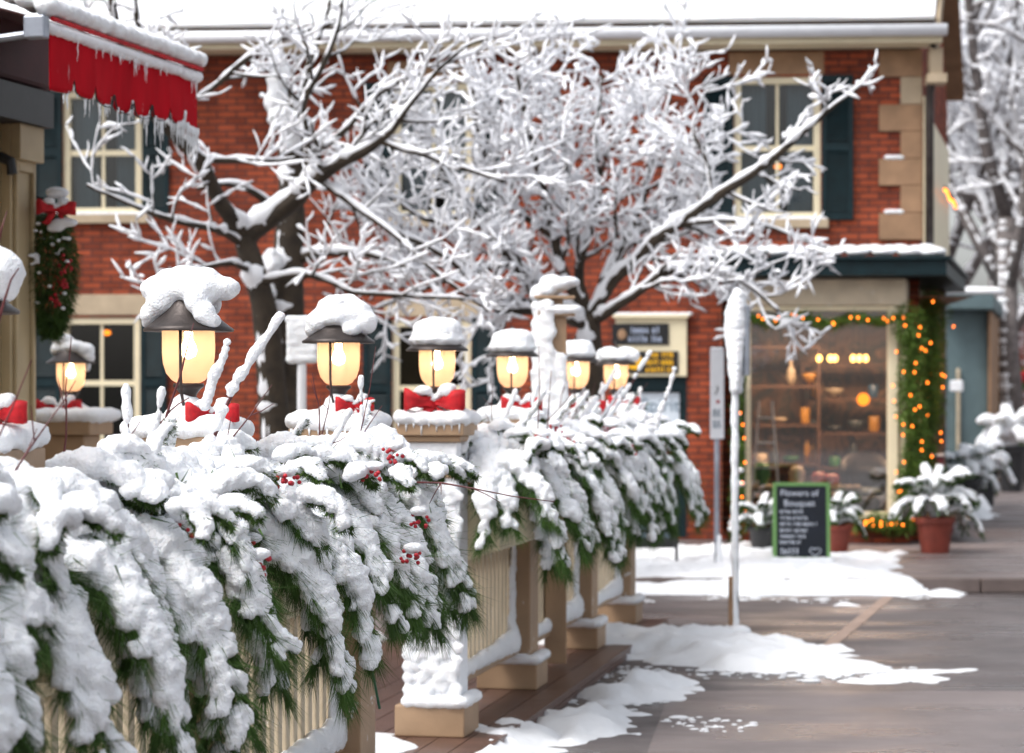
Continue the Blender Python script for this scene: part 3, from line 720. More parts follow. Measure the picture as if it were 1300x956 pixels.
for sg in (-1, 1):
    mb = MB(); mb.tube([(sg*.16, 0, 0), (sg*.07, .02, 1.25)], .014, 6); mb.build('rail', 'pale', t)
for q in range(4): mb = MB(); z = .25+q*.27; w = .16-.09*z/1.25; mb.box(-w, -.03, z, w, .05, z+.02); mb.build('rung', 'pale', t)
p = shopw(1098, 620, .15); t = thing('wicker_armchair', 'dark wicker armchair with teal cushion inside the shop window at right', 'chair', (p.x, p.y, .37), TH)
mb = MB(); mb.lathe([(.2, 0), (.24, .2), (.23, .22)], 18); mb.build('seat_base', 'g_slate', t, smooth=True)
mb = MB(); mb.ico((0, -.02, .26), (.21, .19, .06)); mb.build('cushion', 'teal', t, smooth=True)
mb = MB(); k = 14; vs = []
for i in range(k+1):
    a = PI*.02 + PI*.96*i/k; hh = .36+.16*math.sin(a); vs += [(.25*math.cos(a), .22*math.sin(a), .18), (.27*math.cos(a), .25*math.sin(a), .18+hh)]
mb.add(vs, [(2*i, 2*i+2, 2*i+3, 2*i+1) for i in range(k)]); o = mb.build('backrest', 'ink', t, smooth=True); sm = o.modifiers.new('thick', 'SOLIDIFY'); sm.thickness = .03

# ------------------------------------------------------------------ garlands with fairy lights
bulb_me = None
def garland(label, path, r0, r1, nb, dens=900, snow=0):
    global bulb_me
    t = thing('garland', label, 'garland', path[0], 0, 'lit garlands round the shop window')
    o0 = V(path[0]); P = [V(p)-o0 for p in path]; mb = MB(); rr = random.Random(len(label)*7+nb)
    Ls = [(P[i+1]-P[i]).length for i in range(len(P)-1)]; T = sum(Ls)
    def at(s):
        s *= T
        for i, l in enumerate(Ls):
            if s <= l or i == len(Ls)-1: return P[i].lerp(P[i+1], min(1, s/l)), (P[i+1]-P[i]).normalized()
            s -= l
    mb.tube(P, .02, 6)
    for _ in range(int(dens*T)):
        s = rr.random(); p, d = at(s); R = r0+(r1-r0)*s; R *= .75+.5*noise.noise(p*5+V((3, 1, 2)))
        off = V((rr.gauss(0, 1), rr.gauss(0, 1), rr.gauss(0, 1))); off = off.normalized()*R*rr.random()**.6
        b = (off.normalized()*.7 + V((rr.uniform(-1, 1), rr.uniform(-1, 1), rr.uniform(-1, .4)))).normalized()*rr.uniform(.04, .09)
        w = b.cross(V((rr.uniform(-1, 1), rr.uniform(-1, 1), rr.uniform(-1, 1)))).normalized()*.007
        q = p+off; mb.add([q-w, q+w, q+b], [(0, 1, 2)])
    mb.build('greenery', 'garl', t)
    for i in range(nb):
        s = (i+rr.random())/nb; p, d = at(s); R = r0+(r1-r0)*s
        a = rr.uniform(0, PI); off = V((math.cos(a), -abs(math.sin(a))*.9-.2, rr.uniform(-.2, .2))).normalized()*R*1.02
        if bulb_me is None:
            m_ = MB(); m_.ico((0, 0, 0), (.0105, .0105, .014)); b = m_.build('light_bulb', 'fairy', t, smooth=True); bulb_me = b.data
        else: b = bpy.data.objects.new('light_bulb', bulb_me); C.objects.link(b); b.parent = t
        b.location = p + off
    if snow:
        blob('snow', [(at(rr.random())[0]+V((rr.uniform(-1, 1)*r0, -r0*.8, r0*.2)), (.05, .04, .03)) for _ in range(snow)], t, .015, .006)
    return t
WB = Matrix.Translation(BC) @ Matrix.Rotation(TH, 4, 'Z')
def sw(px, py, off=PR+.12): x, z = bl(px, py, off); return WB @ V((x, -off, z))
garland('green garland with lights swagged along the top of the shop window', [sw(944, 398), sw(975, 408), sw(1010, 400), sw(1050, 412), sw(1085, 402), sw(1120, 408), sw(1145, 400)], .06, .08, 16, 900)
garland('thick lit garland hanging down the right corner post of the shopfront', [sw(1152, 398), sw(1160, 440), sw(1155, 500), sw(1163, 560), sw(1154, 620), sw(1150, 668)], .21, .17, 36, 3400)
garland('narrow lit garland hanging down the left edge of the shop window', [sw(940, 470), sw(936, 540), sw(938, 600), sw(936, 660), sw(934, 698)], .055, .09, 14, 1200, 9)
garland('short lit garland lying along the sill under the shop window', [sw(1088, 668), sw(1110, 660), sw(1140, 668), sw(1165, 660)], .11, .13, 12, 2400)
s1 = c1 + sdv*.9 + cn*.15; 
pp_ = lambda t, z: WB @ (c1 + sdv*t + cn*.16 + V((0, 0, z)))
garland('lit garland hanging on the street side of the shopfront past the corner post', [pp_(.9, 2.65), pp_(.9, 1.9), pp_(1.0, 1.1), pp_(1.1, .6)], .19, .15, 12, 2600)
garland('dark lit garland hanging farthest down the side street wall', [pp_(2.4, 2.6), pp_(2.3, 2.1), pp_(2.4, 1.2)], .24, .14, 7, 2200)

# side street: string of lights high on the wall, far teal house, white brick house
t = thing('light_string', 'row of golden lights running along the side wall under the eaves', 'string lights', WB @ (sdv*2.8 + cn*.12 + V((0, 0, 4.0))))
for i in range(11):
    o = bpy.data.objects.new('light_bulb', bulb_me); C.objects.link(o); o.parent = t; o.scale = (1.5, 1.5, 1.5); o.location = (Matrix.Rotation(TH, 3, 'Z') @ (sdv*i*.26)) + V((0, 0, .02*math.sin(i)))
mb = MB(); mb.tube([V((0, 0, .04)), Matrix.Rotation(TH, 3, 'Z') @ (sdv*2.7) + V((0, 0, .04))], .012, 6); mb.build('cable', 'black', t)

# ------------------------------------------------------------------ trees
class Tree:
    def __init__(s, name, label, base, bark='bark', group=None, seed=1, snow_min=.016, wood_min=.0055):
        s.r = random.Random(seed); s.t = thing(name, label, 'tree', base, 0, group); s.base = V(base)
        s.trunk, s.wood, s.sn = MB(), MB(), MB(); s.bark = bark; s.smin = snow_min; s.wmin = wood_min; s.n = 0
    def _snow(s, pts, rad, k=6):
        P, Rr = [], []
        n = len(pts)
        fine = []
        for i in range(n-1):
            L = (pts[i+1]-pts[i]).length; m_ = max(1, int(L/.05))
            for j in range(m_): fine.append((pts[i].lerp(pts[i+1], j/m_), rad[i]+(rad[i+1]-rad[i])*j/m_, pts[i+1]-pts[i]))
        fine.append((pts[-1], rad[-1], pts[-1]-pts[-2]))
        for (p, r, d) in fine:
            d = d.normalized() if d.length > 1e-9 else V((1, 0, 0)); h = math.sqrt(max(0, 1-d.z*d.z))
            rs = max(s.smin, r*.92)*(.55+.45*h)*(s.r.uniform(.6, 1.45) if r < .03 else s.r.uniform(.8, 1.2))
            up = V((0, 0, 1)) - d*d.z
            side = V((-.5, -.6, 0)); side = side - d*side.dot(d)
            off = up*(r*.6+rs*.5)*h + side*(r*.65)*(1-h)
            P.append(p + off); Rr.append(rs)
        Rr[0] *= .5; Rr[-1] *= .35
        for q in range(1, len(Rr)-1):
            if s.r.random() < .13: Rr[q] *= 1.55
        s.sn.tube(P, Rr, k)
    def branch(s, p, d, L, r, lvl, droop=.0):
        n = max(3, int(L/.10)) if lvl > 1 else max(4, int(L/.14)); pts = [V(p)]; rad = [r]
        d = d.normalized()
        for i in range(n):
            d = (d + V((s.r.gauss(0, .15), s.r.gauss(0, .15), s.r.gauss(0, .14)+.02-droop))).normalized()
            pts.append(pts[-1] + d*L/n); rad.append(max(s.wmin*.7, r*(1-.75*(i+1)/n)))
        s.wood.tube(pts, rad, 5 if lvl else 7, cap=False); s._snow(pts, rad, 6); s.n += 1
        if lvl < s.maxl: s.children(pts, rad, lvl+1)
    def children(s, pts, rad, lvl, gap=None, start=.15, Lf=1.0):
        Ls = sum((pts[i+1]-pts[i]).length for i in range(len(pts)-1)); gap = gap or s.gap[lvl]
        k = max(1, int(Ls*(1-start)/gap)); acc = 0
        for q in range(k):
            u = start + (1-start)*(q+s.r.random())/k; x = u*Ls; i = 0
            while i < len(pts)-2 and x > (pts[i+1]-pts[i]).length: x -= (pts[i+1]-pts[i]).length; i += 1
            seg = pts[i+1]-pts[i]; p = pts[i] + seg.normalized()*min(x, seg.length); d = seg.normalized()
            rd = V((s.r.gauss(0, 1), s.r.gauss(0, 1)*.8, s.r.gauss(0, 1)+.35)); rd = (rd - d*rd.dot(d)).normalized()
            a = s.r.uniform(.6, 1.15); nd = d*math.cos(a) + rd*math.sin(a)
            L = s.len[lvl]*s.r.uniform(.55, 1.25)*(1-.35*u)*Lf
            s.branch(p, nd, L, max(s.wmin, rad[i]*.5), lvl)
    def limb(s, pix, trunk=False, smooth=3, kids=True, start=.15, Lf=1.0, gap=None):
        "pix: (px, py, d, radius)"
        P = [W(a, b, c)-s.base for a, b, c, _ in pix]; R = [q[3] for q in pix]
        PP, RR = [], []; n = len(P)
        for i in range(n-1):
            p0, p1, p2, p3 = P[max(0, i-1)], P[i], P[i+1], P[min(n-1, i+2)]
            for j in range(smooth+1):
                t = j/(smooth+1); t2, t3 = t*t, t*t*t
                q = .5*((2*p1)+(p2-p0)*t+(2*p0-5*p1+4*p2-p3)*t2+(3*p1-p0-3*p2+p3)*t3)
                w = 1.0; q = q + V((noise.noise(q*4), noise.noise(q*4+V((9, 0, 0))), noise.noise(q*4+V((0, 9, 0)))))*.02
                PP.append(q); RR.append(R[i]+(R[i+1]-R[i])*t)
        PP.append(P[-1]); RR.append(R[-1])
        (s.trunk if trunk else s.wood).tube(PP, [r*(1+.08*noise.noise(p*9)) for p, r in zip(PP, RR)], 12 if trunk else 8)
        s._snow(PP, RR, 8)
        if kids: s.children(PP, RR, 1, gap, start, Lf)
        return PP, RR
    def done(s, fill=None):
        s.trunk.build('trunk', s.bark, s.t, smooth=True)
        c = s.wood.build('crown', s.bark, s.t, smooth=True)
        s.sn.build('snow', 'snow2', c, smooth=True)
        return s.t
def near_tree():
    b = W(352, 500, 18.5); T = Tree('street_tree', 'leaning dark trunked tree behind the lamps, branches thick with snow', (b.x, b.y, .0), seed=4, snow_min=.0115, wood_min=.0048)
    T.maxl = 3; T.gap = [0, .19, .11, .09]; T.len = [0, .80, .42, .20]
    d = 18.5
    T.limb([(356, 790, d, .14), (352, 600, d, .125), (344, 480, d, .11), (335, 400, d, .098), (322, 345, d, .09), (311, 300, d, .082)], True, kids=False)
    T.limb([(311, 300, d, .07), (282, 262, 18.3, .062), (262, 222, 18.1, .055), (240, 190, 17.9, .05), (200, 150, 17.7, .04), (165, 95, 17.5, .033), (150, 40, 17.4, .03), (140, -30, 17.3, .025)], start=.35)
    T.limb([(311, 303, d, .08), (345, 275, d, .075), (380, 250, 18.4, .07), (402, 225, 18.3, .06), (445, 200, 18.1, .04), (480, 180, 18, .034), (515, 140, 17.9, .022), (555, 92, 17.8, .014), (590, 60, 17.7, .010), (620, 50, 17.6, .007)], start=.2)
    T.limb([(398, 225, 18.3, .045), (390, 190, 18.3, .035), (386, 130, 18.3, .03), (410, 80, 18.3, .025), (430, 30, 18.3, .02), (438, -30, 18.3, .015)], start=.3)
    T.limb([(480, 180, 18, .02), (530, 195, 17.9, .018), (590, 215, 17.8, .015), (640, 230, 17.7, .01)])
    T.limb([(250, 200, 18, .025), (300, 205, 17.9, .02), (345, 205, 17.8, .018), (375, 200, 17.8, .01)])
    T.limb([(252, 125, 19, .02), (290, 95, 19, .025), (335, 60, 19, .022), (385, 40, 19, .015), (430, 25, 19, .01)], start=.05)
    T.limb([(311, 310, d, .03), (270, 290, 18.2, .025), (220, 280, 18, .022), (170, 262, 17.8, .015), (110, 235, 17.6, .01)], gap=.26, Lf=.8)
    T.limb([(320, 345, d, .025), (290, 335, 18.1, .02), (240, 345, 17.9, .016), (190, 365, 17.8, .01)])
    T.limb([(325, 360, d, .03), (390, 350, 18.2, .022), (450, 370, 18, .018), (520, 375, 17.9, .014), (590, 380, 17.8, .01)])
    T.limb([(205, 60, 18, .02), (180, 40, 17.9, .02), (172, 0, 17.8, .018), (170, -40, 17.8, .015)])
    T.limb([(400, 225, 18.4, .03), (450, 260, 18.2, .025), (500, 300, 18.1, .02), (560, 350, 18, .016), (620, 395, 18, .012)])
    return T.done()
def stub_tree():
    b = W(372, 500, 19.8); T = Tree('street_tree', 'thick upright tree trunk with broken snow capped top behind the leaning tree', (b.x, b.y, .0), seed=9, snow_min=.0115, wood_min=.0048)
    T.maxl = 3; T.gap = [0, .34, .2, .15]; T.len = [0, .7, .4, .2]; d = 19.8
    T.limb([(370, 790, d, .17), (370, 600, d, .15), (366, 450, d, .13), (366, 330, d, .125), (370, 240, d, .11), (372, 165, d, .11)], True, kids=False)
    T.limb([(372, 165, d, .10), (362, 130, d, .09), (352, 85, d, .07), (350, 68, d, .05)], kids=False)
    T.limb([(372, 165, d, .05), (385, 110, d, .045), (400, 60, d, .03), (420, 0, d, .02)])
    T.limb([(368, 280, d, .05), (330, 250, 19.6, .03), (290, 235, 19.4, .02), (250, 240, 19.3, .012)])
    T.limb([(370, 330, d, .05), (430, 320, 19.7, .03), (490, 330, 19.6, .02), (545, 350, 19.5, .012)])
    T.limb([(370, 210, d, .04), (430, 170, 19.7, .028), (480, 120, 19.6, .02), (540, 90, 19.5, .012)])
    e = [(W(352+rng.uniform(-7, 7), 75+i*9, 19.62)-T.base, (.085, .06, .10)) for i in range(9)] + [(W(362, 152, 19.6)-T.base, (.15, .12, .10)), (W(376, 160, 19.6)-T.base, (.15, .12, .10)), (W(372, 178, 19.62)-T.base, (.1, .06, .1))]
    o = blob('snow', e, T.t, .02, .02)
    e = [(W(340+rng.uniform(-7, 7), y, 19.6)-T.base, (.09, .07, .14)) for y in (335, 350, 372, 410, 440, 462)]
    blob('snow', e, T.t, .02, .03)
    return T.done()
def mid_tree():
    b = W(745, 500, 21.0); T = Tree('street_tree', 'wide spreading snow laden tree between the lamps and the shop', (b.x, b.y, .0), seed=21, snow_min=.0132, wood_min=.0048)
    T.maxl = 3; T.gap = [0, .122, .084, .076]; T.len = [0, .82, .40, .20]; d = 21
    T.limb([(752, 760, d, .13), (750, 600, d, .12), (752, 500, d, .11), (750, 440, d, .10), (748, 400, d, .095)], True, kids=False)
    L = T.limb
    L([(748, 400, d, .06), (775, 362, 20.9, .055), (800, 335, 20.8, .05), (845, 295, 20.6, .045), (905, 255, 20.4, .04), (960, 215, 20.2, .035), (1010, 175, 20.1, .028), (1050, 140, 20, .018), (1088, 112, 20, .01)], start=.2, gap=.24, Lf=.75)
    L([(752, 410, d, .045), (790, 385, 20.7, .04), (850, 345, 20.5, .035), (900, 340, 20.3, .028), (950, 362, 20.2, .02), (990, 395, 20.1, .01)], start=.2)
    L([(752, 405, d, .05), (770, 350, 21, .045), (810, 270, 21.1, .035), (828, 200, 21.2, .028), (845, 140, 21.3, .02), (860, 95, 21.4, .01)], start=.15)
    L([(745, 400, d, .055), (735, 340, 21, .045), (760, 240, 21.1, .035), (755, 170, 21.2, .025), (765, 95, 21.3, .014)], start=.12)
    L([(742, 405, d, .05), (718, 350, 20.9, .045), (700, 290, 20.8, .04), (680, 200, 20.7, .03), (665, 130, 20.6, .02), (650, 70, 20.5, .012)], start=.12)
    L([(742, 410, d, .05), (700, 375, 20.8, .045), (650, 330, 20.6, .038), (600, 270, 20.5, .03), (560, 210, 20.4, .02), (520, 150, 20.3, .012)], start=.12)
    L([(745, 415, d, .05), (690, 395, 20.6, .04), (630, 390, 20.4, .034), (570, 330, 20.2, .026), (500, 290, 20.1, .02), (450, 260, 20, .012)], start=.12)
    L([(700, 300, 20.8, .03), (640, 250, 20.7, .025), (610, 180, 20.6, .02), (600, 110, 20.5, .012)])
    L([(735, 330, 21, .03), (720, 250, 21, .024), (715, 170, 21, .018), (705, 90, 21, .01)])
    L([(905, 255, 20.4, .02), (895, 200, 20.4, .016), (880, 160, 20.4, .012), (900, 110, 20.4, .008)])
    L([(850, 290, 20.6, .025), (900, 280, 20.4, .02), (960, 285, 20.3, .016), (1010, 300, 20.2, .012), (1050, 315, 20.2, .008)], gap=.24, Lf=.7)
    L([(775, 362, 20.9, .025), (830, 300, 21, .02), (860, 240, 21.1, .016), (880, 190, 21.1, .01)])
    L([(650, 330, 20.6, .03), (590, 350, 20.4, .02), (530, 370, 20.3, .016), (470, 395, 20.2, .01)])
    L([(600, 270, 20.5, .02), (540, 280, 20.4, .018), (480, 230, 20.3, .014), (430, 210, 20.2, .01)])
    return T.done()
near_tree(); stub_tree(); mid_tree()
def far_tree(label, px, d, h, seed, spread=1.0, sides=((-.5, .9), (.5, .9), (0, 1))):
    b = W(px, 500, d); T = Tree('street_tree', label, (b.x, b.y, .1), 'barkg', 'snowy trees far down the side street', seed, .040, .015)
    T.maxl = 3; T.gap = [0, .5, .34, .26]; T.len = [0, 2.6, 1.25, .6]
    r = T.r; p = V((0, 0, 0)); pts = [V((0, 0, 0)), V((r.uniform(-.2, .2), 0, h*.2)), V((r.uniform(-.3, .3), 0, h*.4))]
    T.trunk.tube(pts, [.26, .22, .18], 10); T._snow(pts, [.26, .22, .18])
    for k in range(6):
        a = 2*PI*k/6 + r.uniform(-.3, .3); P = [pts[1].lerp(pts[2], r.random())]
        dd = V((math.cos(a)*.5*spread, math.sin(a)*.5, 1)).normalized()
        for q in range(6): dd = (dd + V((r.gauss(0, .13), r.gauss(0, .13), .02))).normalized(); P.append(P[-1]+dd*h*.12)
        R = [.13*(1-.8*q/6) for q in range(7)]; T.wood.tube(P, R, 7); T._snow(P, R); T.children(P, R, 1)
    return T.done()
far_tree('tall bare snowy tree nearest beyond the corner building, half hidden by the roof edge', 1215, 48, 11, 31)
far_tree('tall bare snowy tree at the right edge down the side street', 1290, 44, 12, 32)
far_tree('pale snowy tree farthest down the side street, between the two nearer trees', 1262, 62, 15, 33)
far_tree('snowy tree standing beyond the frame edge on the right of the side street', 1345, 54, 13, 34)

# far houses down the side street
p0 = W(1218, 500, 40); t = thing('teal_house', 'grey teal boarded shop building farther down the side street with snow on its canopy', 'building', (p0.x, p0.y, .12), 0)
def farbox(m, px0, px1, d0, d1, z0, z1, name, par, base):
    mb = MB(); a, b = W(px0, 500, d0), W(px1, 500, d0); dv = V((.2345, 1, 0))*(d1-d0)
    mb.prism([(a-base)[:2], (b-base)[:2], (b+dv-base)[:2], (a+dv-base)[:2]], z0, z1); return mb.build(name, m, par, bevel=.02)
bs = V((p0.x, p0.y, 0))
w_ = farbox('teal', 1200, 1254, 40, 46, 0, 2.95, 'wall', t, bs)
cn_ = farbox('teal', 1197, 1262, 39.4, 46, 2.96, 3.2, 'canopy', t, bs)
blob('snow', [(W(1197+i*7.5, 500, 39.7+.0*i)-bs+V((0, 0, 3.25-CAMZ)), (.25, .35, .09)) for i in range(9)], cn_, .04, .02, CL2)
farbox('g_ivory', 1214, 1219, 39.9, 39.98, .3, 2.0, 'door_frame', t, bs); farbox('stone', 1254.5, 1258, 39.8, 46, 0, 2.95, 'corner_post', t, bs)
farbox('snow', 1206, 1222, 39.3, 39.6, 1.62, 1.8, 'snow_ledge', t, bs)
p0 = W(1262, 500, 52); t = thing('snowy_brick_house', 'brick house wall whitened by wind blown snow at the far right of the side street', 'building', (p0.x, p0.y, .12), 0); bs = V((p0.x, p0.y, 0))
farbox('brickfar', 1262, 1420, 52, 62, 0, 3.4, 'wall', t, bs)
rf = farbox('snow', 1258, 1430, 51.6, 62, 3.41, 3.7, 'roof', t, bs)
t = thing('wreath', 'red bow wreath hanging on the whitened far brick wall', 'wreath', W(1292, 482, 51.8))
mb = MB(); mb.tube([(.2*math.cos(a), 0, .2*math.sin(a)) for a in np.linspace(0, 2*PI, 17)], .07, 8); mb.build('ring', 'garl', t)
mb = MB(); mb.ico((-.05, -.1, 0), (.16, .08, .18)); mb.ico((.14, -.1, .08), (.12, .07, .12)); mb.build('bow', 'ribbon', t, smooth=True)
t = thing('lit_post', 'narrow post wrapped in golden lights outside the far teal building', 'post', G(1259, 600))
mb = MB(); mb.tube([(0, 0, 0), (0, 0, 2.6)], .05, 8); mb.build('pole', 'stone', t)
for i in range(12):
    o = bpy.data.objects.new('light_bulb', bulb_me); C.objects.link(o); o.parent = t; o.scale = (2, 2, 2); o.location = (.07*math.cos(i*1.7), .02-.09, .6+i*.15)
t = thing('globe_lamp', 'round glowing globe lamp beside the far lit post', 'lamp', W(1263, 492, 44))
mb = MB(); mb.ico((0, 0, 0), .08); mb.build('globe', 'shopbulb', t, smooth=True); mb = MB(); mb.tube([(0, 0, -.07), (0, .3, -.2)], .02, 6); mb.build('bracket', 'black', t)

# ------------------------------------------------------------------ potted plants
def pot_plant(name, label, base, r, h, mpot, plant_r, seed, n=16, snow_r=.05, needles=True, vox=.02):
    global rng
    rng = random.Random(seed)
    t = thing(name, label, 'plant pot', base, 0, 'pots outside the shop')
    mb = MB(); mb.lathe([(r*.72, 0), (r*.95, h*.82), (r*1.08, h*.83), (r*1.08, h), (r*.93, h), (r*.9, h*.9), (.001, h*.9)], 20, cap=False); mb.build('pot', mpot, t, smooth=False, bevel=.004)
    mb = MB(); mb.lathe([(.001, h*.92), (r*.9, h*.92)], 16, cap=False); mb.build('soil', 'soil', t)
    p = thing('snowy_shrub', label.replace(' pot', ' pot holds this').split(' holds')[0] if False else 'snow laden evergreen shrub growing in the ' + label, 'shrub', (base[0], base[1], base[2]+h*.9), 0, 'shrubs in the shop pots')
    for i in range(n):
        a = 2*PI*i/n*2.4; ring = i/n
        bough_shape(V((0, 0, .02+.2*ring*plant_r)), a, plant_r*(1-.35*ring), .9+1.2*ring, 1.15-.3*ring, 0, 12, snow_r, 'evergreen_bough', p, vox, nl=.06, nw=.004, ld='cedar')
    return t
q = G(1187, 702, .12)
pot_plant('plant_pot', 'large terracotta tub at the shop corner', (q.x, q.y, .12), .19, .36, 'terra', .52, 51, 26, .062)
q = G(1062, 702, .12)
pot_plant('plant_pot', 'terracotta tub just right of the chalkboard', (q.x, q.y, .12), .15, .28, 'terra', .33, 52, 14, .05)
q = G(968, 702, .12)
pot_plant('plant_pot', 'dark tub left of the chalkboard', (q.x, q.y, .12), .14, .26, 'ink', .32, 53, 14, .05)
q = W(1228, 500, 31); pot_plant('plant_pot', 'tall black urn down the side street', (q.x, q.y, .12), .17, .5, 'black', .44, 54, 16, .09, vox=.03)
q = W(1248, 500, 34); pot_plant('plant_pot', 'second black urn farther down the side street', (q.x, q.y, .12), .2, .5, 'black', .45, 55, 14, .10, vox=.03)
q = W(1284, 500, 39); pot_plant('plant_pot', 'black tub against the far whitened wall', (q.x, q.y, .12), .22, .75, 'black', .65, 56, 16, .14, vox=.04)
# snow heap on the ground by the side street pots
bank('snow_patch', [(V(W(1205, 500, 30.5))[0], 30), (W(1245, 500, 32)[0], 31), (W(1240, 500, 37)[0], 37), (W(1222, 500, 36)[0], 36)], .12, .2, .4, 11)
# maroon chair
q = W(1186, 500, 27.6); t = thing('metal_chair', 'maroon metal chair with snow on its back rail beside the shop corner', 'chair', (q.x, q.y, .12), .2)
for a, b in ((-.16, -.16), (.16, -.16), (-.16, .16), (.16, .16)): mb = MB(); mb.tube([(a, b, 0), (a*.95, b*.95, .45)], .012, 6); mb.build('leg', 'maroon', t)
mb = MB(); mb.box(-.18, -.18, .45, .18, .18, .48); mb.build('seat', 'maroon', t, bevel=.01)
mb = MB(); mb.box(-.18, .16, .5, .18, .18, .86); bk = mb.build('backrest', 'maroon', t, bevel=.01)
blob('snow', [((-.17+i*.034, .17, .875), (.03, .03, .02)) for i in range(11)], bk, .012, .003)

# chalkboard
q = G(1018, 716, .12); CBR = TH
t = thing('chalkboard', 'lime green framed chalkboard with white handwriting standing in snow before the shop', 'chalkboard', (q.x, q.y, .12), CBR)
T = Matrix.Rotation(math.radians(-8), 4, 'X')
cw, ch = .265, .76
mb = MB(); mb.box(-cw, 0, 0, -cw+.034, .03, ch, T=T); mb.box(cw-.034, 0, 0, cw, .03, ch, T=T); mb.box(-cw+.034, 0, ch-.034, cw-.034, .03, ch, T=T); mb.box(-cw+.034, 0, .02, cw-.034, .03, .065, T=T); mb.build('frame', 'lime', t, bevel=.004)
mb = MB(); mb.box(-cw+.034, .008, .065, cw-.034, .02, ch-.034, T=T); mb.build('board', 'chalk', t)
mb = MB(); T2 = Matrix.Translation((0, .27, 0)) @ Matrix.Rotation(math.radians(12), 4, 'X'); mb.box(-cw, 0, 0, -cw+.04, .02, ch*.98, T=T2); mb.box(cw-.04, 0, 0, cw, .02, ch*.98, T=T2); mb.build('back_leg', 'lime', t)
def chtext(o, T): o.matrix_local = T @ Matrix.Translation(o.location) @ o.rotation_euler.to_matrix().to_4x4()
for s_, x, z, sz_ in (('Flowers of', -.02, .66, .082), ('Bouquet', -.02, .565, .085)):
    o = text(s_, 'lettering', sz_, (x, .004, z), 'chalkw', t, .001); chtext(o, T)
for k, (x0_, x1_, z) in enumerate(((-.2, .03, .49), (-.2, .06, .43), (-.2, .16, .375), (-.2, .06, .315), (-.2, .05, .26), (-.2, 0, .205), (-.2, .04, .12))):
    o = letters(t, 'lettering', 'chalkw', x0_, x1_, z, .034 if k < 6 else .06, .004, 20+k, (4, 8)); o.matrix_local = T
mb = MB(); hp = [T @ V((.125+.052*math.sin(a)**3, .004, .115+.045*(13*math.cos(a)-5*math.cos(2*a)-2*math.cos(3*a)-math.cos(4*a))/16)) for a in np.linspace(0, 2*PI, 25)]
mb.tube(hp, .004, 5, cap=False); mb.build('heart_drawing', 'chalkw', t)
blob('snow', [((-.24+i*.06, -.04+.02*rng.random(), .02), (.07, .07, .05)) for i in range(9)], t, .02, .01)

# standing sign frame by the doorway
q = G(848, 716, .12); t = thing('pavement_sign', 'dark framed pavement sign on black legs beside the doorway', 'sign', (q.x-.12, q.y, .12), TH)
for a in (-.2, .2): mb = MB(); mb.box(a-.015, -.015, 0, a+.015, .015, .9); mb.build('leg', 'black', t)
mb = MB(); mb.box(-.184, -.01, .15, .184, .01, .86); mb.build('panel', 'ink', t)
letters(t, 'lettering', 'greyink', -.15, .15, .35, .05, -.0125, 2); letters(t, 'lettering', 'greyink', -.15, .15, .27, .05, -.0125, 5)

# ------------------------------------------------------------------ street signs
q = G(910, 722, .1); d = q.y
t = thing('parking_sign', 'tall narrow white street sign with small red dot on a grey pole', 'street sign', (q.x, q.y, .1))
mb = MB(); mb.tube([(0, 0, 0), (0, 0, 1.7)], .024, 10); mb.build('pole', 'galv', t, smooth=True)
zt, zb = W(910, 445, d).z-.1, W(910, 557, d).z-.1
mb = MB(); mb.box(-.062, -.045, zb, .062, -.028, zt); pn = mb.build('panel', 'white', t, bevel=.006)
mb = MB(); n = 20; c = (.006, -.0465, zt-(zt-zb)*.58); mb.add([(c[0]+.017*math.cos(2*PI*k/n), c[1], c[2]+.017*math.sin(2*PI*k/n)) for k in range(n)], [tuple(range(n))]); mb.build('red_dot', 'ribbon', pn)
for k, (a, b) in enumerate(((.66, .75), (.79, .88))):
    for q_ in range(4): letters(pn, 'lettering', 'greyink', -.04, .035, zt-(zt-zb)*(a+(b-a)*(q_+.5)/4), .016, -.0475, k*7+q_, (3, 5), .3)
mb = MB(); mb.tube([(-.02, -.047, zt-(zt-zb)*.5), (.006, -.047, zt-(zt-zb)*.44), (-.004, -.047, zt-(zt-zb)*.40)], .005, 5); mb.build('arrow_mark', 'ink', pn)
blob('snow', [((-.04+.02*k, -.03, zt+.012), (.025, .025, .02)) for k in range(5)], pn, .01, .003)
blob('snow', [((.02, -.02, .28-i*.03), (.022+.006*i/4, .03, .04)) for i in range(9)], t, .012, .008)

q = G(934, 808); d = q.y
t = thing('snow_plastered_sign', 'street sign seen edge on, wholly plastered with snow, on a tall pole by the road', 'street sign', (q.x, q.y, 0))
zt = W(936, 380, d).z; zs_ = W(936, 495, d).z
mb = MB(); mb.tube([(0, 0, 0), (.0, 0, zs_), (0, 0, zt-.05)], .022, 10); mb.build('pole', 'galv', t, smooth=True)
mb = MB(); k = 16; vs = []
H = zt-zs_
mb.box(-.012, -.16, zs_+.1, .012, .16, zt-.05, T=Matrix.Translation((.02, 0, 0)) @ Matrix.Rotation(.35, 4, 'Z')); pn = mb.build('panel', 'galv', t, bevel=.005)
e = []
for i in range(16):
    u = i/15; w = .075*math.sin(PI*min(1, .12+u*.75))**.5 + .0; z = zs_ + .02 + H*u
    w = .035+.055*min(1, u*1.6) if u < .8 else .09-.04*(u-.8)/.2
    e += [((.01-.05*(1-u)*.3, -.03, z), (w*1.05, .12, .06)), ((.02, .05, z), (w*.95, .12, .06))]
blob('snow', e, pn, .013, .012)
blob('snow', [((-.008+.003*math.sin(i*.7), -.012, .04+i*.035), (.030+.003*math.sin(i*.9), .027, .035)) for i in range(int(zs_/.035))], t, .012, .006)
mb = MB(); mb.tube([(-.035, -.02, .0), (-.035, -.02, .42)], .018, 8); st = mb.build('stake', 'stone', t)
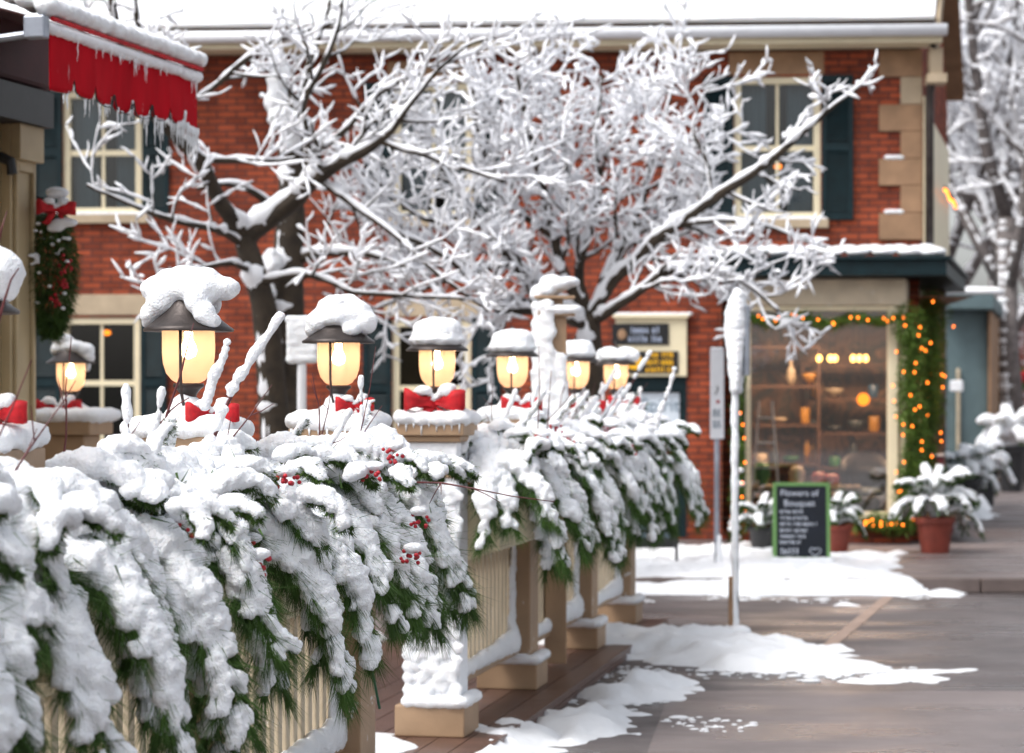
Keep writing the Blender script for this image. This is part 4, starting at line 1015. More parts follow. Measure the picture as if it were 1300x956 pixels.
blob('snow', [((0, 0, .03), (.12, .1, .06))], t, .02, .01)

q = W(383, 500, 15.5); t = thing('snow_covered_board', 'blank notice board coated in snow on a white post behind the second lamp', 'sign', (q.x, q.y, 0))
mb = MB(); mb.tube([(0, 0, 0), (0, 0, W(0, 462, 15.5).z)], .03, 10); mb.build('post', 'white', t)
z0_, z1_ = W(0, 461, 15.5).z, W(0, 405, 15.5).z
mb = MB(); mb.box(-.085, -.02, z0_, .10, .01, z1_); pn = mb.build('panel', 'white', t, bevel=.01)
blob('snow', [((-.07+.03*(i % 6), -.02, z0_+.03+.05*(i//6)), (.035, .022, .04)) for i in range(30)] + [((-.08+.03*i, 0, z1_), (.035, .04, .025)) for i in range(7)], pn, .013, .008)

# snow plastered timber post with little roof
q = W(704, 500, 14.4); d = 14.4; t = thing('snow_plastered_post', 'tall timber lantern post plastered with snow between the fence lamps', 'post', (q.x, q.y, .1))
zb_ = lambda py: W(0, py, d).z - .1
mb = MB(); mb.box(-.06, -.06, 0, .07, .07, zb_(402)); ps = mb.build('shaft', 'tan', t, bevel=.006)
mb = MB(); mb.box(-.10, -.1, zb_(402), .12, .1, zb_(394)); mb.box(-.06, -.05, zb_(394), .05, .05, zb_(380)); mb.box(-.12, -.1, zb_(380), .12, .1, zb_(376)); hd = mb.build('head', 'tan', t, bevel=.005)
blob('snow', [((-.06, 0, zb_(370)), (.09, .11, .05)), ((.0, 0, zb_(362)), (.10, .11, .05)), ((.08, 0, zb_(358)), (.08, .09, .035)), ((-.02, 0, zb_(357)), (.07, .09, .04)), ((-.1, -.03, zb_(376)), (.05, .07, .035))], hd, .012, .010)
blob('snow', [((.02+i*.03, -.02, zb_(394)), (.06, .11, .04)) for i in range(-2, 4)], hd, .012, .008)
blob('snow', [((-.10+.006*math.sin(i), -.06, zb_(388)-i*.04), (.045, .04, .04)) for i in range(17)] + [((-.045+.01*math.sin(i*2), -.09, zb_(388)-i*.04), (.05, .03, .04)) for i in range(18)] + [((.035, -.085, zb_(455)-i*.03), (.045+.004*i/4, .03, .035)) for i in range(16)], ps, .014, .016)

# ================================================================== FENCE
FR = -math.atan(.195); FO = V((-1.07, 8, 0))
FM = Matrix.Translation(FO) @ Matrix.Rotation(FR, 4, 'Z')
POST = [(d-8)/.9815 for d in (6.22, 8.0, 9.86, 11.64, 13.5, 15.6, 17.3)]
FZ = .07
dk = MB()
def fpt(n, s): return (FM @ V((n, s, 0)))[:2]
# deck under the far fence: boards running along the fence
mb = MB()
for i in range(11):
    n1 = .34 - i*.148
    mb.prism([fpt(n1-.142, 2.2), fpt(n1, 2.2), fpt(n1, 9.75), fpt(n1-.142, 9.75)], .0+.03, FZ)
mb.prism([fpt(.30, 2.2), fpt(.345, 2.2), fpt(.345, 9.78), fpt(.30, 9.78)], .001, .028)
tag(mb.build('wooden_deck', 'deck'), 'dark wet wooden deck under the far part of the balustrade', 'deck')
mb = MB(); mb.prism([fpt(-5, -6), fpt(.34, -6), fpt(.34, 2.19), fpt(-5, 2.19)], .0, FZ-.002); mb.prism([fpt(-5, 2.2), fpt(-1.29, 2.2), fpt(-1.29, 9.7), fpt(-5, 9.7)], 0, FZ-.002); struct(mb.build('terrace', 'walk'))
FEN = thing('balustrade_fence', 'tan and cream balustrade with square posts running from lower left toward the street', 'fence', FO, FR)
for i, s in enumerate(POST):
    plast = i in (3,)
    mb = MB(); mb.box(-.125, s-.125, FZ+.0, .125, s+.125, 1.47); po = mb.build('post', 'plaster' if plast else 'tanfrost', FEN, bevel=.008)
    mb = MB(); mb.box(-.145, s-.145, 1.471, .145, s+.145, 1.50); mb.box(-.165, s-.165, 1.501, .165, s+.165, 1.56); mb.box(-.14, s-.14, 1.30, .14, s+.14, 1.34); mb.build('cap', 'tan', po, bevel=.006)
    r = random.Random(60+i)
    e = [((a, s+b, 1.585+r.uniform(-.008, .008)), (.075, .075, .045)) for a in (-.12, -.04, .04, .12) for b in (-.12, -.04, .04, .12)] + [((0, s, 1.62), (.09, .09, .05)), ((r.uniform(-.02, .02), s-.01, 1.655), (.055, .055, .05))]
    blob('snow', e, po, .012, .012)
    if i >= 3:
        mb = MB(); mb.box(-.17, s-.17, FZ, .17, s+.17, .22); pd = mb.build('pedestal', 'tan', po, bevel=.008)
        blob('snow', [((.15, s+b, .235), (.045, .05, .035)) for b in (-.15, -.1, -.05, 0, .05, .1, .15)] + [((a, s-.15, .235), (.05, .045, .035)) for a in (-.1, -.05, 0, .05, .1)], pd, .014, .008)
    if plast:
        e = []
        for zz in np.arange(.1, 1.28, .05):
            for aa in np.arange(-.11, .12, .045): e.append(((aa+r.uniform(-.02, .02), s-.128, zz+r.uniform(-.02, .02)), (.034, r.uniform(.008, .028), .03)))
        blob('wind_blown_snow', e, po, .011, .006, it=2)
        e = [((.13, s-.11+r.uniform(-.01, .01), z), (.01, .02, .03)) for z in np.arange(.1, 1.2, .045)]
        blob('wind_blown_snow', e, po, .01, .006)
    if i in (3, 2):
        mb = MB()
        for k in range(9): mb = MB(); x = -.15+k*.037; L = r.uniform(.02, .07); mb.tube([(x, s-.168, 1.56), (x, s-.168, 1.56-L)], [.006, .001], 6); mb.build('icicle', 'ice', po, smooth=True)
SPAN = [(0, 1), (1, 2), (3, 4), (4, 5), (5, 6)]
for (a, b) in SPAN + [(-1, 0)]:
    s1_ = POST[b]-.128; s0_ = POST[a]+.128 if a >= 0 else -3.9
    mb = MB(); n = int((s1_-s0_)/.098)
    for k in range(n):
        s = s0_ + (s1_-s0_)*(k+.5)/n
        mb.box(-.018, s-.026, .325, .020, s+.026, .90)
    pa = mb.build('baluster_panel', 'creamfrost', FEN, bevel=.004)
    mb = MB(); mb.box(-.05, s0_, .90, .055, s1_, .935); mb.box(-.035, s0_, .86, .038, s1_, .899); mb.build('top_rail', 'cream', pa, bevel=.006)
    mb = MB(); mb.box(-.05, s0_, .265, .06, s1_, .30); mb.box(-.035, s0_, .30, .04, s1_, .324); mb.build('bottom_rail', 'tan', pa, bevel=.006)
    r = random.Random(80+b)
    e = []; s = s0_+.02
    while s < s1_:
        u = (s-s0_)/(s1_-s0_); hh = .03+.05*u**2+r.uniform(0, .015)
        e.append(((.045, s, .31+hh*.4), (.032, .04, hh))); s += .035
    for z in np.arange(.33, .9, .045):
        e.append(((.035, s1_-.03, z), (.016, .05+.03*r.random()*(1-z), .035)))
        if z < .75: e.append(((.03, s1_-.08-.03*r.random(), z), (.012, .06*(1-z), .035)))
    blob('wind_blown_snow', e, pa, .013, .010)
FEN2 = thing('tan_pillar', 'separate tan pillar with wide snowy cap at the back left of the terrace', 'pillar', W(90, 500, 14.8)*1 + V((0, 0, -CAMZ+FZ)), FR)
mb = MB(); mb.box(-.14, -.14, 0, .14, .14, 1.38); mb.build('shaft', 'tan', FEN2, bevel=.01)
mb = MB(); mb.box(-.2, -.2, 1.38, .2, .2, 1.47); cp = mb.build('cap', 'tan', FEN2, bevel=.01)
blob('snow', [((a, b, 1.50), (.09, .09, .05)) for a in (-.18, -.09, 0, .09, .18) for b in (-.16, -.05, .05, .16)] + [((0, 0, 1.54), (.1, .1, .05))], cp, .014, .01)
# planter boxes and what grows in them
PLN = {0: 'at the lower left edge of the photo', 1: 'between the two nearest large lamps', 2: 'right of the nearest large lamp', 3: 'just beyond the snow plastered post', 4: 'in the middle of the far fence run', 5: 'at the street end of the fence'}
def rand_section(idx, s0_, s1_, vox, near):
    global rng
    rng = random.Random(200+idx); L = s1_-s0_; sm = (s0_+s1_)/2
    o0 = FM @ V((.12, sm, .936))
    pb = thing('planter_box', 'cream wooden planter box under the greenery ' + PLN[idx], 'planter box', o0, FR, 'planter boxes on the balustrade')
    mb = MB(); h = .26; w = .15; l = L/2-.02
    mb.box(-w, -l, 0, w, l, .02); mb.box(-w, -l, .021, -w+.02, l, h); mb.box(w-.02, -l, .021, w, l, h); mb.box(-w+.021, -l, .021, w-.021, -l+.02, h); mb.box(-w+.021, l-.02, .021, w-.021, l, h)
    mb.build('box', 'cream', pb, bevel=.004)
    mb = MB(); mb.box(-w-.018, -l-.01, h-.045, -w-.001, l+.01, h+.012); mb.box(w+.001, -l-.01, h-.045, w+.018, l+.01, h+.012); mb.box(-w-.018, -l-.028, h-.045, w+.018, -l-.011, h+.012); mb.build('moulding', 'cream', pb, bevel=.004)
    mb = MB(); mb.box(-w+.021, -l+.021, .1, w-.021, l-.021, h-.03); mb.build('soil', 'soil', pb)
    ar = thing('evergreen_arrangement', 'snowy evergreen branches spilling from the planter ' + PLN[idx], 'evergreens', o0 + V((0, 0, .2)), FR, 'evergreen arrangements in the planters')
    Z0 = .05; n_ = 7 if near else 7
    k = max(3, int(round(n_*L/1.6)))
    RL = {0: .80, 1: .77, 2: .70}.get(idx, .80)
    def B_(p, az, L_, *a, **q): return bough_shape(p, az, L_*RL, *a, **q, name='evergreen_bough', parent=ar, voxel=vox)
    for i in range(k+1):      # long drooping pine
        s = -L/2 + L*(i+.2)/(k) - .05 + rng.uniform(-.05, .05)
        B_(V((.06, s, Z0+.08)), rng.uniform(-.65, .15), rng.uniform(.62, .78)*(1 if near else .85), rng.uniform(.40, .62), rng.uniform(1.05, 1.3), 1, 60 if near else 40, rng.uniform(.072, .092), nl=.14)
    for i in range(k+1):      # middle tier
        s = -L/2 + L*(i+.6)/(k) - .05 + rng.uniform(-.07, .07)
        B_(V((.04, s, Z0+.20)), rng.uniform(-1.15, .6), rng.uniform(.36, .56), rng.uniform(.40, .7), rng.uniform(.75, 1.0), 1, 34, rng.uniform(.072, .092), nl=.09)
    for i in range(k+1):      # upper tier of short cedar
        s = -L/2 + L*(i+.4)/(k) - .02 + rng.uniform(-.07, .07)
        B_(V((.02, s, Z0+.26)), rng.uniform(-1.9, 1.3), rng.uniform(.24, .40), rng.uniform(.55, .95), rng.uniform(.5, .9), 0, 22, rng.uniform(.052, .07), ld='cedar', nl=.032)
    for a_ in (-1.25, -.85, -.45):
        B_(V((.08, -L/2+.03, Z0+.14)), a_, rng.uniform(.42, .55), rng.uniform(.4, .6), rng.uniform(1.0, 1.3), 1, 40, .075, nl=.11)
    for i in range(k-1):
        s = -L/2 + L*(i+.5)/(k-1) + rng.uniform(-.07, .07)
        B_(V((-.02, s, Z0+.22)), PI+rng.uniform(-.9, .9), rng.uniform(.3, .42), rng.uniform(.5, .9), rng.uniform(.8, 1.1), 0, 18, rng.uniform(.05, .062), ld='cedar', nl=.032)
    for i in range(int(k*2.2)):      # small leafy tufts lying over the long boughs
        s = -L/2 + L*rng.random(); o_ = rng.uniform(.08, .42)
        B_(V((o_, s, Z0+.30-.55*max(0, o_-.12)**1.2+rng.uniform(-.02, .05))), rng.uniform(-2.2, 2.0), rng.uniform(.13, .24), rng.uniform(.3, .9), rng.uniform(.5, 1.0), 0, 16, rng.uniform(.034, .048), ld='cedar', nl=.036, nw=.003)
    for i in range(2):      # upright sprigs beaded with snow
        s = -L/2+.1 + (L-.2)*rng.random()
        B_(V((rng.uniform(-.05, .15), s, Z0+.3)), rng.uniform(-2, 2), rng.uniform(.12, .19), rng.uniform(1.0, 1.6), .1, 0, 9, .03, ld='cedar', nl=.02)
    # dark green heart and the snow lying between the boughs
    mb = MB()
    for i in range(2600):
        p = V((rng.gauss(.05, .1), rng.uniform(-L/2, L/2), Z0+.12+rng.gauss(0, .07))); blade(mb, p, (rand3(1)+V((.3, 0, -.2))).normalized()*.07, .004)
    mb.build('inner_foliage', 'needle', ar)
    e = []; n2 = int(L/.11)
    for i in range(n2):
        s = -L/2 + L*(i+.5)/n2
        for a in (-.08, .04, .15): e.append(((a+rng.uniform(-.03, .03), s+rng.uniform(-.03, .03), Z0+.22+rng.uniform(-.03, .04)-.10*abs(a-.02)/.1*.4), (.085, .085, .06)))
    blob('snow_mound', e, ar, vox*1.15, .02)
    for i in range(8 if near else 8):
        if idx in (3, 4, 5) and i < 4: c = V((rng.uniform(.1, .35), rng.uniform(-L/2, L/2), Z0+.27+rng.uniform(-.05, .08)))
        else: c = V((rng.uniform(.15, .5), rng.uniform(-L/2, L/2), Z0+rng.uniform(-.1, .3)))
        berries(ar, c)
    for i in range(4 if near else 6):
        d_ = V((rng.uniform(-.1, .75), rng.uniform(-.3, .3), rng.uniform(.7, 1.1))).normalized()
        red_twig(ar, V((rng.uniform(-.05, .1), rng.uniform(-L/2, L/2), Z0+.2)), d_, rng.uniform(.3, .5), .75 if i % 2 else .0)
    return ar
SECT = [(0, -3.9, POST[0]-.2, .012, 1), (1, POST[0]+.17, POST[1]-.17, .0085, 1), (2, POST[1]+.17, POST[2]-.17, .009, 1), (3, POST[3]+.17, POST[4]-.17, .011, 0), (4, POST[4]+.17, POST[5]-.17, .014, 0), (5, POST[5]+.17, POST[6]+.1, .015, 0)]
ARR = {a[0]: rand_section(*a) for a in SECT}

def twig_thing(label, pix, r=.004, snowy=0, side=(), m='twig'):
    P = [W(*p) for p in pix]; t = thing('bare_twig', label, 'twig', P[0], 0, None); P = [p-P[0] for p in P]
    mb = MB(); n = len(P); mb.tube(P, [r*(1.15-.75*i/(n-1)) for i in range(n)], 6)
    for (i, pp, q) in side:
        e = W(*pp) - W(*pix[0]); mb.tube([P[i], P[i].lerp(e, .5)+V((0, 0, .004)), e], [r*.6, r*.5, r*.3], 5)
    s = mb.build('stem', m, t, smooth=True)
    if snowy:
        e = []
        for i in range(n-1):
            L = (P[i+1]-P[i]).length; k = max(1, int(L/.018))
            for j in range(k):
                if rng.random() < snowy: R = rng.uniform(.011, .019)*(1-.4*i/n); e.append((P[i].lerp(P[i+1], j/k)+V((-.3*R, -.3*R, .6*R)), (R*1.4, R, R*1.1)))
        blob('snow', e, s, .007, .004, it=1)
    return t
twig_thing('long bare dark red twig reaching right across the gap in the fence', [(500, 612, 8.9), (560, 613, 8.8), (600, 620, 8.75), (650, 630, 8.7), (704, 637, 8.65)], .004, 0, ((2, (635, 638, 8.7), 0), (1, (560, 628, 8.75), 0), (1, (545, 640, 8.8), 0)))
twig_thing('thick snow coated twig slanting up right of the nearest large lamp', [(270, 560, 7.6), (290, 510, 7.6), (318, 462, 7.6), (340, 430, 7.6), (362, 398, 7.6)], .006, .95)
twig_thing('dark red twig rising straight in front of the nearest large lamp glass', [(196, 596, 7.3), (212, 525, 7.3), (228, 480, 7.3), (238, 440, 7.3), (246, 410, 7.3)], .0045, .12, ((1, (240, 505, 7.3), 0),))
twig_thing('short snowy twig just right of the nearest large lamp', [(262, 520, 7.4), (274, 480, 7.4), (286, 455, 7.4), (292, 427, 7.4)], .004, .7)
twig_thing('thin dark red twig by the left edge lamp', [(-8, 430, 6.0), (6, 380, 6.0), (14, 355, 6.0), (24, 340, 6.0)], .004, 0)
twig_thing('thin bare twig rising past the left edge of the photo', [(-6, 330, 6.0), (2, 290, 6.0), (9, 268, 6.0)], .003, 0)
twig_thing('leaning dark twig rising between second and third lamp', [(448, 590, 9.2), (462, 530, 9.2), (470, 490, 9.2), (477, 440, 9.2)], .003, 0)
twig_thing('short bare twig at the foot of the third lamp', [(455, 560, 9.3), (470, 537, 9.3), (485, 515, 9.3)], .003, 0)
twig_thing('thin upright twig before the snow plastered post', [(680, 600, 12.0), (683, 540, 12.0), (685, 490, 12.0), (684, 440, 12.0)], .004, 0)
twig_thing('second thin upright twig right of the snow plastered post', [(690, 610, 12.1), (694, 560, 12.1), (697, 510, 12.1), (700, 470, 12.1)], .004, .1)
twig_thing('snowy twig slanting up toward the shop signs', [(740, 580, 14.8), (775, 530, 14.8), (800, 490, 14.8), (828, 445, 14.8)], .006, .85)
twig_thing('snow coated twig at the far right end of the planters', [(828, 560, 15.8), (838, 525, 15.8), (850, 495, 15.8), (858, 466, 15.8)], .007, .95)
twig_thing('snow coated twig left of the far right lamp', [(735, 545, 14.5), (755, 510, 14.5), (772, 490, 14.5), (785, 466, 14.5)], .006, .9)
t = thing('garden_stake', 'thin green garden stake leaning below the middle planter', 'stake', W(482, 900, 8.9)); a = W(452, 745, 9.0) - W(482, 900, 8.9)
mb = MB(); mb.tube([(0, 0, 0), a], .005, 8); mb.build('rod', mat('green_plastic', (.02, .12, .06), .4, .1), t, smooth=True)

# ================================================================== LAMPS
GL = {}
def lamp(i, base, label, snow, bow, rz=0):
    t = thing('post_lamp', label, 'lamp', base, FR+rz, 'lit lamps on the fence posts')
    # heights relative to the post cap (z 1.60); rim at .31
    RIM = .310
    if not GL:
        mb = MB(); mb.lathe([(.035, 0), (.045, .01), (.03, .03), (.022, .06), (.028, .10), (.04, .115), (.052, .125), (.05, .135)], 20); GL['base'] = mb
        mb = MB(); mb.lathe([(.148, RIM-.004), (.150, RIM+.004), (.135, RIM+.014), (.112, RIM+.032), (.085, RIM+.06), (.062, RIM+.095), (.05, RIM+.118), (.02, RIM+.13), (.001, RIM+.132)], 36, cap=False)
        mb.lathe([(.148, RIM-.004), (.12, RIM+.0), (.001, RIM+.008)], 36, cap=False); mb.lathe([(.006, RIM+.13), (.012, RIM+.145), (.005, RIM+.152), (.008, RIM+.162), (.001, RIM+.168)], 10, cap=False); GL['hat'] = mb
        mb = MB(); mb.lathe([(.03, .132), (.055, .145), (.074, .168), (.084, .20), (.0875, .235), (.0875, RIM-.002)], 32, cap=False); GL['glass'] = mb
        mb = MB(); mb.lathe([(.014, RIM-.005), (.014, RIM-.03), (.024, RIM-.05), (.028, RIM-.066), (.022, RIM-.085), (.001, RIM-.095)], 16, cap=False); GL['bulb'] = mb
        mb = MB()
        for sg in (-1, 1): mb.tube([(0, sg*.04, .03), (0, sg*.085, .10), (0, sg*.098, .16), (0, sg*.1, RIM)], .0055, 8)
        GL['rod'] = mb
    for key, nm, m in (('base', 'base', 'bronze'), ('hat', 'hat', 'bronze'), ('glass', 'glass_shade', 'lglass'), ('bulb', 'bulb', 'bulb'), ('rod', 'side_rod', 'bronze')):
        if key in GL and isinstance(GL[key], MB):
            o = GL[key].build(nm, m, t, smooth=True); GL[key] = (o.data,)
        else: o = bpy.data.objects.new(nm, GL[key][0]); C.objects.link(o); o.parent = t
        if key == 'rod' : o.rotation_euler[2] = rng.uniform(-.1, .15)
        if key == 'hat': hat = o
    l = bpy.data.lights.new('lamp_light', 'POINT'); l.energy = .07; l.color = (1, .56, .36); l.shadow_soft_size = .03
    o = bpy.data.objects.new('lamp_light', l); C.objects.link(o); o.parent = t; o.location = (0, 0, RIM-.15)
    blob('snow', [((a, b, RIM+c), r) for a, b, c, r in snow], hat, .009, .008)
    if bow: make_bow(base + V((bow[0], bow[1], bow[2])), bow[3], bow[4], bow[5])
    return t
def make_bow(p, label, rz, sc):
    t = thing('ribbon_bow', label, 'bow', p, rz, 'red bows on the lamps'); t.scale = (sc, sc, sc)
    for sg in (-1, 1):
        mb = MB(); k = 18; vs = []
        for i in range(k+1):
            a = 2*PI*i/k; rr = .075*(1-math.cos(a))/2*1.9
            x = sg*rr*1.0*abs(math.cos((a-PI)*.42)); z = .05*math.sin(a)*(.4+rr/.14) + .02*rr/.14 + .01*math.sin(3*a)
            w = .012+.026*rr/.14
            for y in (-w, -w*.3, w*.3, w): vs.append((x, -z*.75-.01+.007*math.sin(y*150+a*1.5), y*1.25+.018*rr/.14+.010*math.sin(a*2.6+y*60+sg)))
        mb.add(vs, [(i*4+j, i*4+j+1, (i+1)*4+j+1, (i+1)*4+j) for i in range(k) for j in range(3)])
        o = mb.build('loop', 'ribbon', t, smooth=True); s = o.modifiers.new('cloth', 'SOLIDIFY'); s.thickness = .003
        mb = MB(); k = 8; vs = []
        for i in range(k+1):
            u = i/k; x = sg*(.01+.075*u); z = -.02-.085*u+.012*math.sin(u*7); vs += [(x-.02, -.02-.01*math.sin(u*6), z+.008), (x+.02, -.02-.014*math.sin(u*6), z-.008)]
        mb.add(vs, [(2*i, 2*i+1, 2*i+3, 2*i+2) for i in range(k)]); o = mb.build('tail', 'ribbon', t, smooth=True); s = o.modifiers.new('cloth', 'SOLIDIFY'); s.thickness = .003
    mb = MB(); mb.ico((0, 0, 0), (.02, .024, .02)); mb.build('knot', 'ribbon', t, smooth=True)
    blob('snow', [((.05, -.03, .055), (.04, .03, .03)), ((-.05, -.03, .06), (.045, .035, .025)), ((.065, .005, .075), (.045, .035, .022)), ((-.075, .0, .05), (.035, .03, .016)), ((.0, -.01, .025), (.03, .03, .018)), ((.085, -.03, .0), (.02, .02, .02))], t, .009, .006, it=1)
FV = lambda s: FM @ V((0, s, 1.60))
dome = lambda f=1: [(0, 0, .085*f, (.125, .125, .08*f)), (0, 0, .05, (.142, .142, .055)), (.04, .02, .12*f, (.07, .07, .04)), (-.05, 0, .11*f, (.07, .07, .04))]
SN = [
    # left edge lamp: thick hat of snow slid to the right
    [(.02, 0, .12, (.14, .12, .07)), (-.06, 0, .11, (.10, .10, .06)), (.10, -.02, .10, (.08, .09, .07)), (.0, -.05, .10, (.09, .08, .07)), (.13, -.02, .07, (.04, .06, .05)), (0, 0, .08, (.12, .11, .07))],
    # nearest lamp: two wings of snow and a tongue down the front
    [(-.095, .0, .135, (.075, .07, .05)), (-.05, 0, .16, (.07, .07, .05)), (-.01, -.01, .175, (.06, .07, .045)), (.05, 0, .165, (.07, .07, .045)), (.115, .01, .14, (.065, .06, .042)), (.02, -.055, .135, (.045, .05, .045)), (.055, -.08, .09, (.04, .045, .045)), (.085, -.09, .055, (.038, .042, .04)), (.105, -.08, .028, (.035, .04, .026)), (-.12, -.02, .055, (.04, .05, .045)), (-.135, .0, .03, (.025, .04, .03)), (0, .05, .09, (.1, .06, .06)), (0, .0, .135, (.12, .085, .05)), (.05, -.03, .13, (.075, .07, .06)), (-.08, -.03, .10, (.055, .06, .06))],
    [(-.01, 0, .13, (.085, .09, .07)), (.06, 0, .12, (.085, .08, .06)), (.115, -.01, .08, (.055, .06, .055)), (-.07, -.03, .085, (.06, .07, .055)), (-.1, -.03, .05, (.035, .05, .035)), (.0, -.06, .10, (.06, .05, .04)), (.07, -.07, .05, (.04, .04, .03)), (.02, 0, .165, (.07, .07, .035)), (.0, .06, .06, (.1, .07, .05))],
    dome(), dome(.95), dome(.85),
    [(-.03, 0, .07, (.12, .12, .06)), (.07, -.01, .075, (.09, .09, .055)), (.12, -.02, .06, (.06, .07, .05)), (-.09, 0, .04, (.06, .08, .045)), (0, 0, .05, (.14, .13, .045))],
]
LB = ['lamp cut by the left edge of the photo, thick snow sliding off its hat', 'nearest large lamp, snow lying in two wings and a tongue on its dark hat', 'lamp with bell shaped hat and broken snow cap, second along the fence', 'lamp with smooth snow dome and finial above two wide red bow loops', 'lamp with ribbed snow dome just left of the snow plastered post', 'lamp half hidden right behind the snow plastered post', 'farthest lamp at the street end, low lopsided snow cap on its hat']
BW = [(.10, -.10, .045, 'red bow with snow at the foot of the left edge lamp', .4, .6), (.09, -.12, .03, 'snow dusted red bow at the foot of the nearest large lamp', .3, .62), (.07, -.1, .05, 'red bow mostly under snow at the foot of the second lamp', .2, .55),
      (-.01, -.09, .055, 'bright red bow with two wide loops under the smooth domed lamp', 0, 1.02), (.05, -.1, .03, 'small red bow under the ribbed dome lamp', 0, .8), (.06, -.1, .0, 'small red bow beside the half hidden lamp', .2, .9), (.05, -.1, .03, 'small red bow under the farthest street end lamp', .1, .8)]
for i, s in enumerate(POST): lamp(i, FV(s), LB[i], SN[i], BW[i])
p = FEN2.location + V((0, 0, 1.48)); 
lamp(7, p + V((0, 0, .03)), 'small distant lamp on the back left pillar with snow slumped to one side', [(-.05, 0, .14, (.07, .07, .04)), (.02, 0, .09, (.09, .09, .05)), (.09, 0, .07, (.065, .07, .055)), (.12, -.01, .04, (.04, .05, .05)), (-.07, 0, .08, (.06, .07, .05)), (.12, -.03, -.01, (.02, .02, .05))],
     (-.06, -.1, .02, 'snow covered red bow on the small back left pillar', .1, 1.0))

# ================================================================== PAVILION WITH AWNING (left)
AR = -math.atan(.264); AO = V((-2.2, 11.5, 0)); AM = Matrix.Translation(AO) @ Matrix.Rotation(AR, 4, 'Z'); AL = 1.84
PV = thing('cream_pavilion', 'cream panelled pavilion wall at the left edge with dark eaves', 'building', AO, AR)
WX = -1.10   # wall plane, local x
mb = MB(); mb.box(WX-2.5, -3.0, 0, WX, 1.98, 3.28); mb.build('wall', 'pav', PV)
def pil(s, w, name='pilaster'):
    mb = MB(); mb.box(WX+.001, s, 0, WX+.06, s+w, 3.2); mb.box(WX+.061, s+.03, 1.3, WX+.085, s+.06, 3.0); mb.box(WX+.061, s+w-.06, 1.3, WX+.085, s+w-.03, 3.0); mb.box(WX+.061, s+.061, 2.94, WX+.085, s+w-.061, 3.0); mb.box(WX+.061, s-.0, 3.0, WX+.12, s+w, 3.2)
    return mb.build(name, 'pav', PV, bevel=.006)
pil(1.68, .30); pil(1.18, .16); pil(.2, .2); pil(-1.0, .3)
mb = MB(); mb.box(WX+.001, .45, 1.0, WX+.03, 1.15, 3.0); mb.build('window_panel', 'green', PV)
mb = MB(); mb.box(WX+.001, -3.0, 3.201, WX+.16, 2.02, 3.40); mb.build('eaves', 'black', PV)
for z in (2.1, 1.2): mb = MB(); mb.box(WX+.061, 1.36, z, WX+.09, 1.42, z+.1); mb.build('hinge', 'black', PV)
mb = MB(); mb.tube([(WX+.07, 1.52, 3.0), (WX+.14, 1.52, 2.97), (WX+.15, 1.52, 2.9)], .03, 8); mb.build('latch', 'black', PV)
mb = MB(); mb.box(WX-2.6, -3.1, 3.42, WX+.12, 2.1, 3.8); mb.build('roof', 'redund', PV, bevel=.03)
AW = thing('red_awning', 'red scalloped awning with snow on top and icicles along its lower edge', 'awning', AO, AR)
ZV0, ZV1 = 3.14, 3.43
sc = [0, .26, .50, .74, .98, 1.22, 1.44, 1.64, AL]
mb = MB(); n = 260; rows = 10; vs = []
def vbot(s):
    z = ZV0 + .012*math.sin(s*5)
    for q in sc[1:-1]: z += .055*math.exp(-((s-q)/.016)**2) + .022*math.exp(-((s-q)/.05)**2)
    return z
for i in range(n+1):
    s = AL*i/n; zb2 = vbot(s)
    for j in range(rows+1):
        u = j/rows; vs.append((.004*math.sin(s*13+1)*(1-u) + .012*math.sin(s*5)*(1-u), s, ZV1 + (zb2-ZV1)*(1-u)))
mb.add(vs, [(i*(rows+1)+j, (i+1)*(rows+1)+j, (i+1)*(rows+1)+j+1, i*(rows+1)+j+1) for i in range(n) for j in range(rows)])
va = mb.build('valance', 'red', AW, smooth=True); s_ = va.modifiers.new('cloth', 'SOLIDIFY'); s_.thickness = .004
mb = MB(); mb.tube([(.003, AL*i/n, vbot(AL*i/n)) for i in range(n+1)], .0045, 5); mb.build('trim', 'ink', va)
mb = MB(); mb.tube([(0, -.04, ZV1+.012), (0, AL+.02, ZV1+.012)], .03, 10); mb.build('front_bar', 'white', AW, smooth=True)
mb = MB(); mb.box(-.09, -.10, ZV1-.05, .02, -.035, ZV1+.06); mb.build('bar_bracket', 'galv', AW, bevel=.01)
mb = MB(); WZ = ZV1+.36
mb.add([(0, 0, ZV1+.045), (0, AL, ZV1+.045), (WX, AL, WZ), (WX, 0, WZ), (0, 0, ZV1+.035), (0, AL, ZV1+.035), (WX, AL, WZ-.01), (WX, 0, WZ-.01)], [(0, 1, 2, 3), (4, 7, 6, 5), (0, 4, 5, 1), (3, 2, 6, 7), (0, 3, 7, 4), (1, 5, 6, 2)])
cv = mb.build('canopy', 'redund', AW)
mb = MB(); mb.tube([(0, .03, ZV1), (WX, .03, ZV1-.1)], .02, 8); mb.build('arm', 'galv', AW)
mb = MB(); mb.tube([(.02, -.01, ZV1+.052), (.025, AL+.01, ZV1+.052)], .012, 8); mb.build('piping', 'ribbon', AW)
e = []; r = random.Random(3)
for i in range(30):
    s = AL*i/29
    for k in range(11): x = -k*.105-.005; e.append(((x, s+r.uniform(-.01, .01), ZV1+.108 - x*.39 + r.uniform(-.006, .006)), (.068, .07, .05)))
blob('snow', e, cv, .014, .012)
mb = MB(); blob('snow', [((.0+r.uniform(-.008, .008), s, ZV1+.004), (.030, .03, .022+r.uniform(0, .012))) for s in np.arange(0, AL, .03)], AW, .011, .008)
r = random.Random(8); mb = MB()
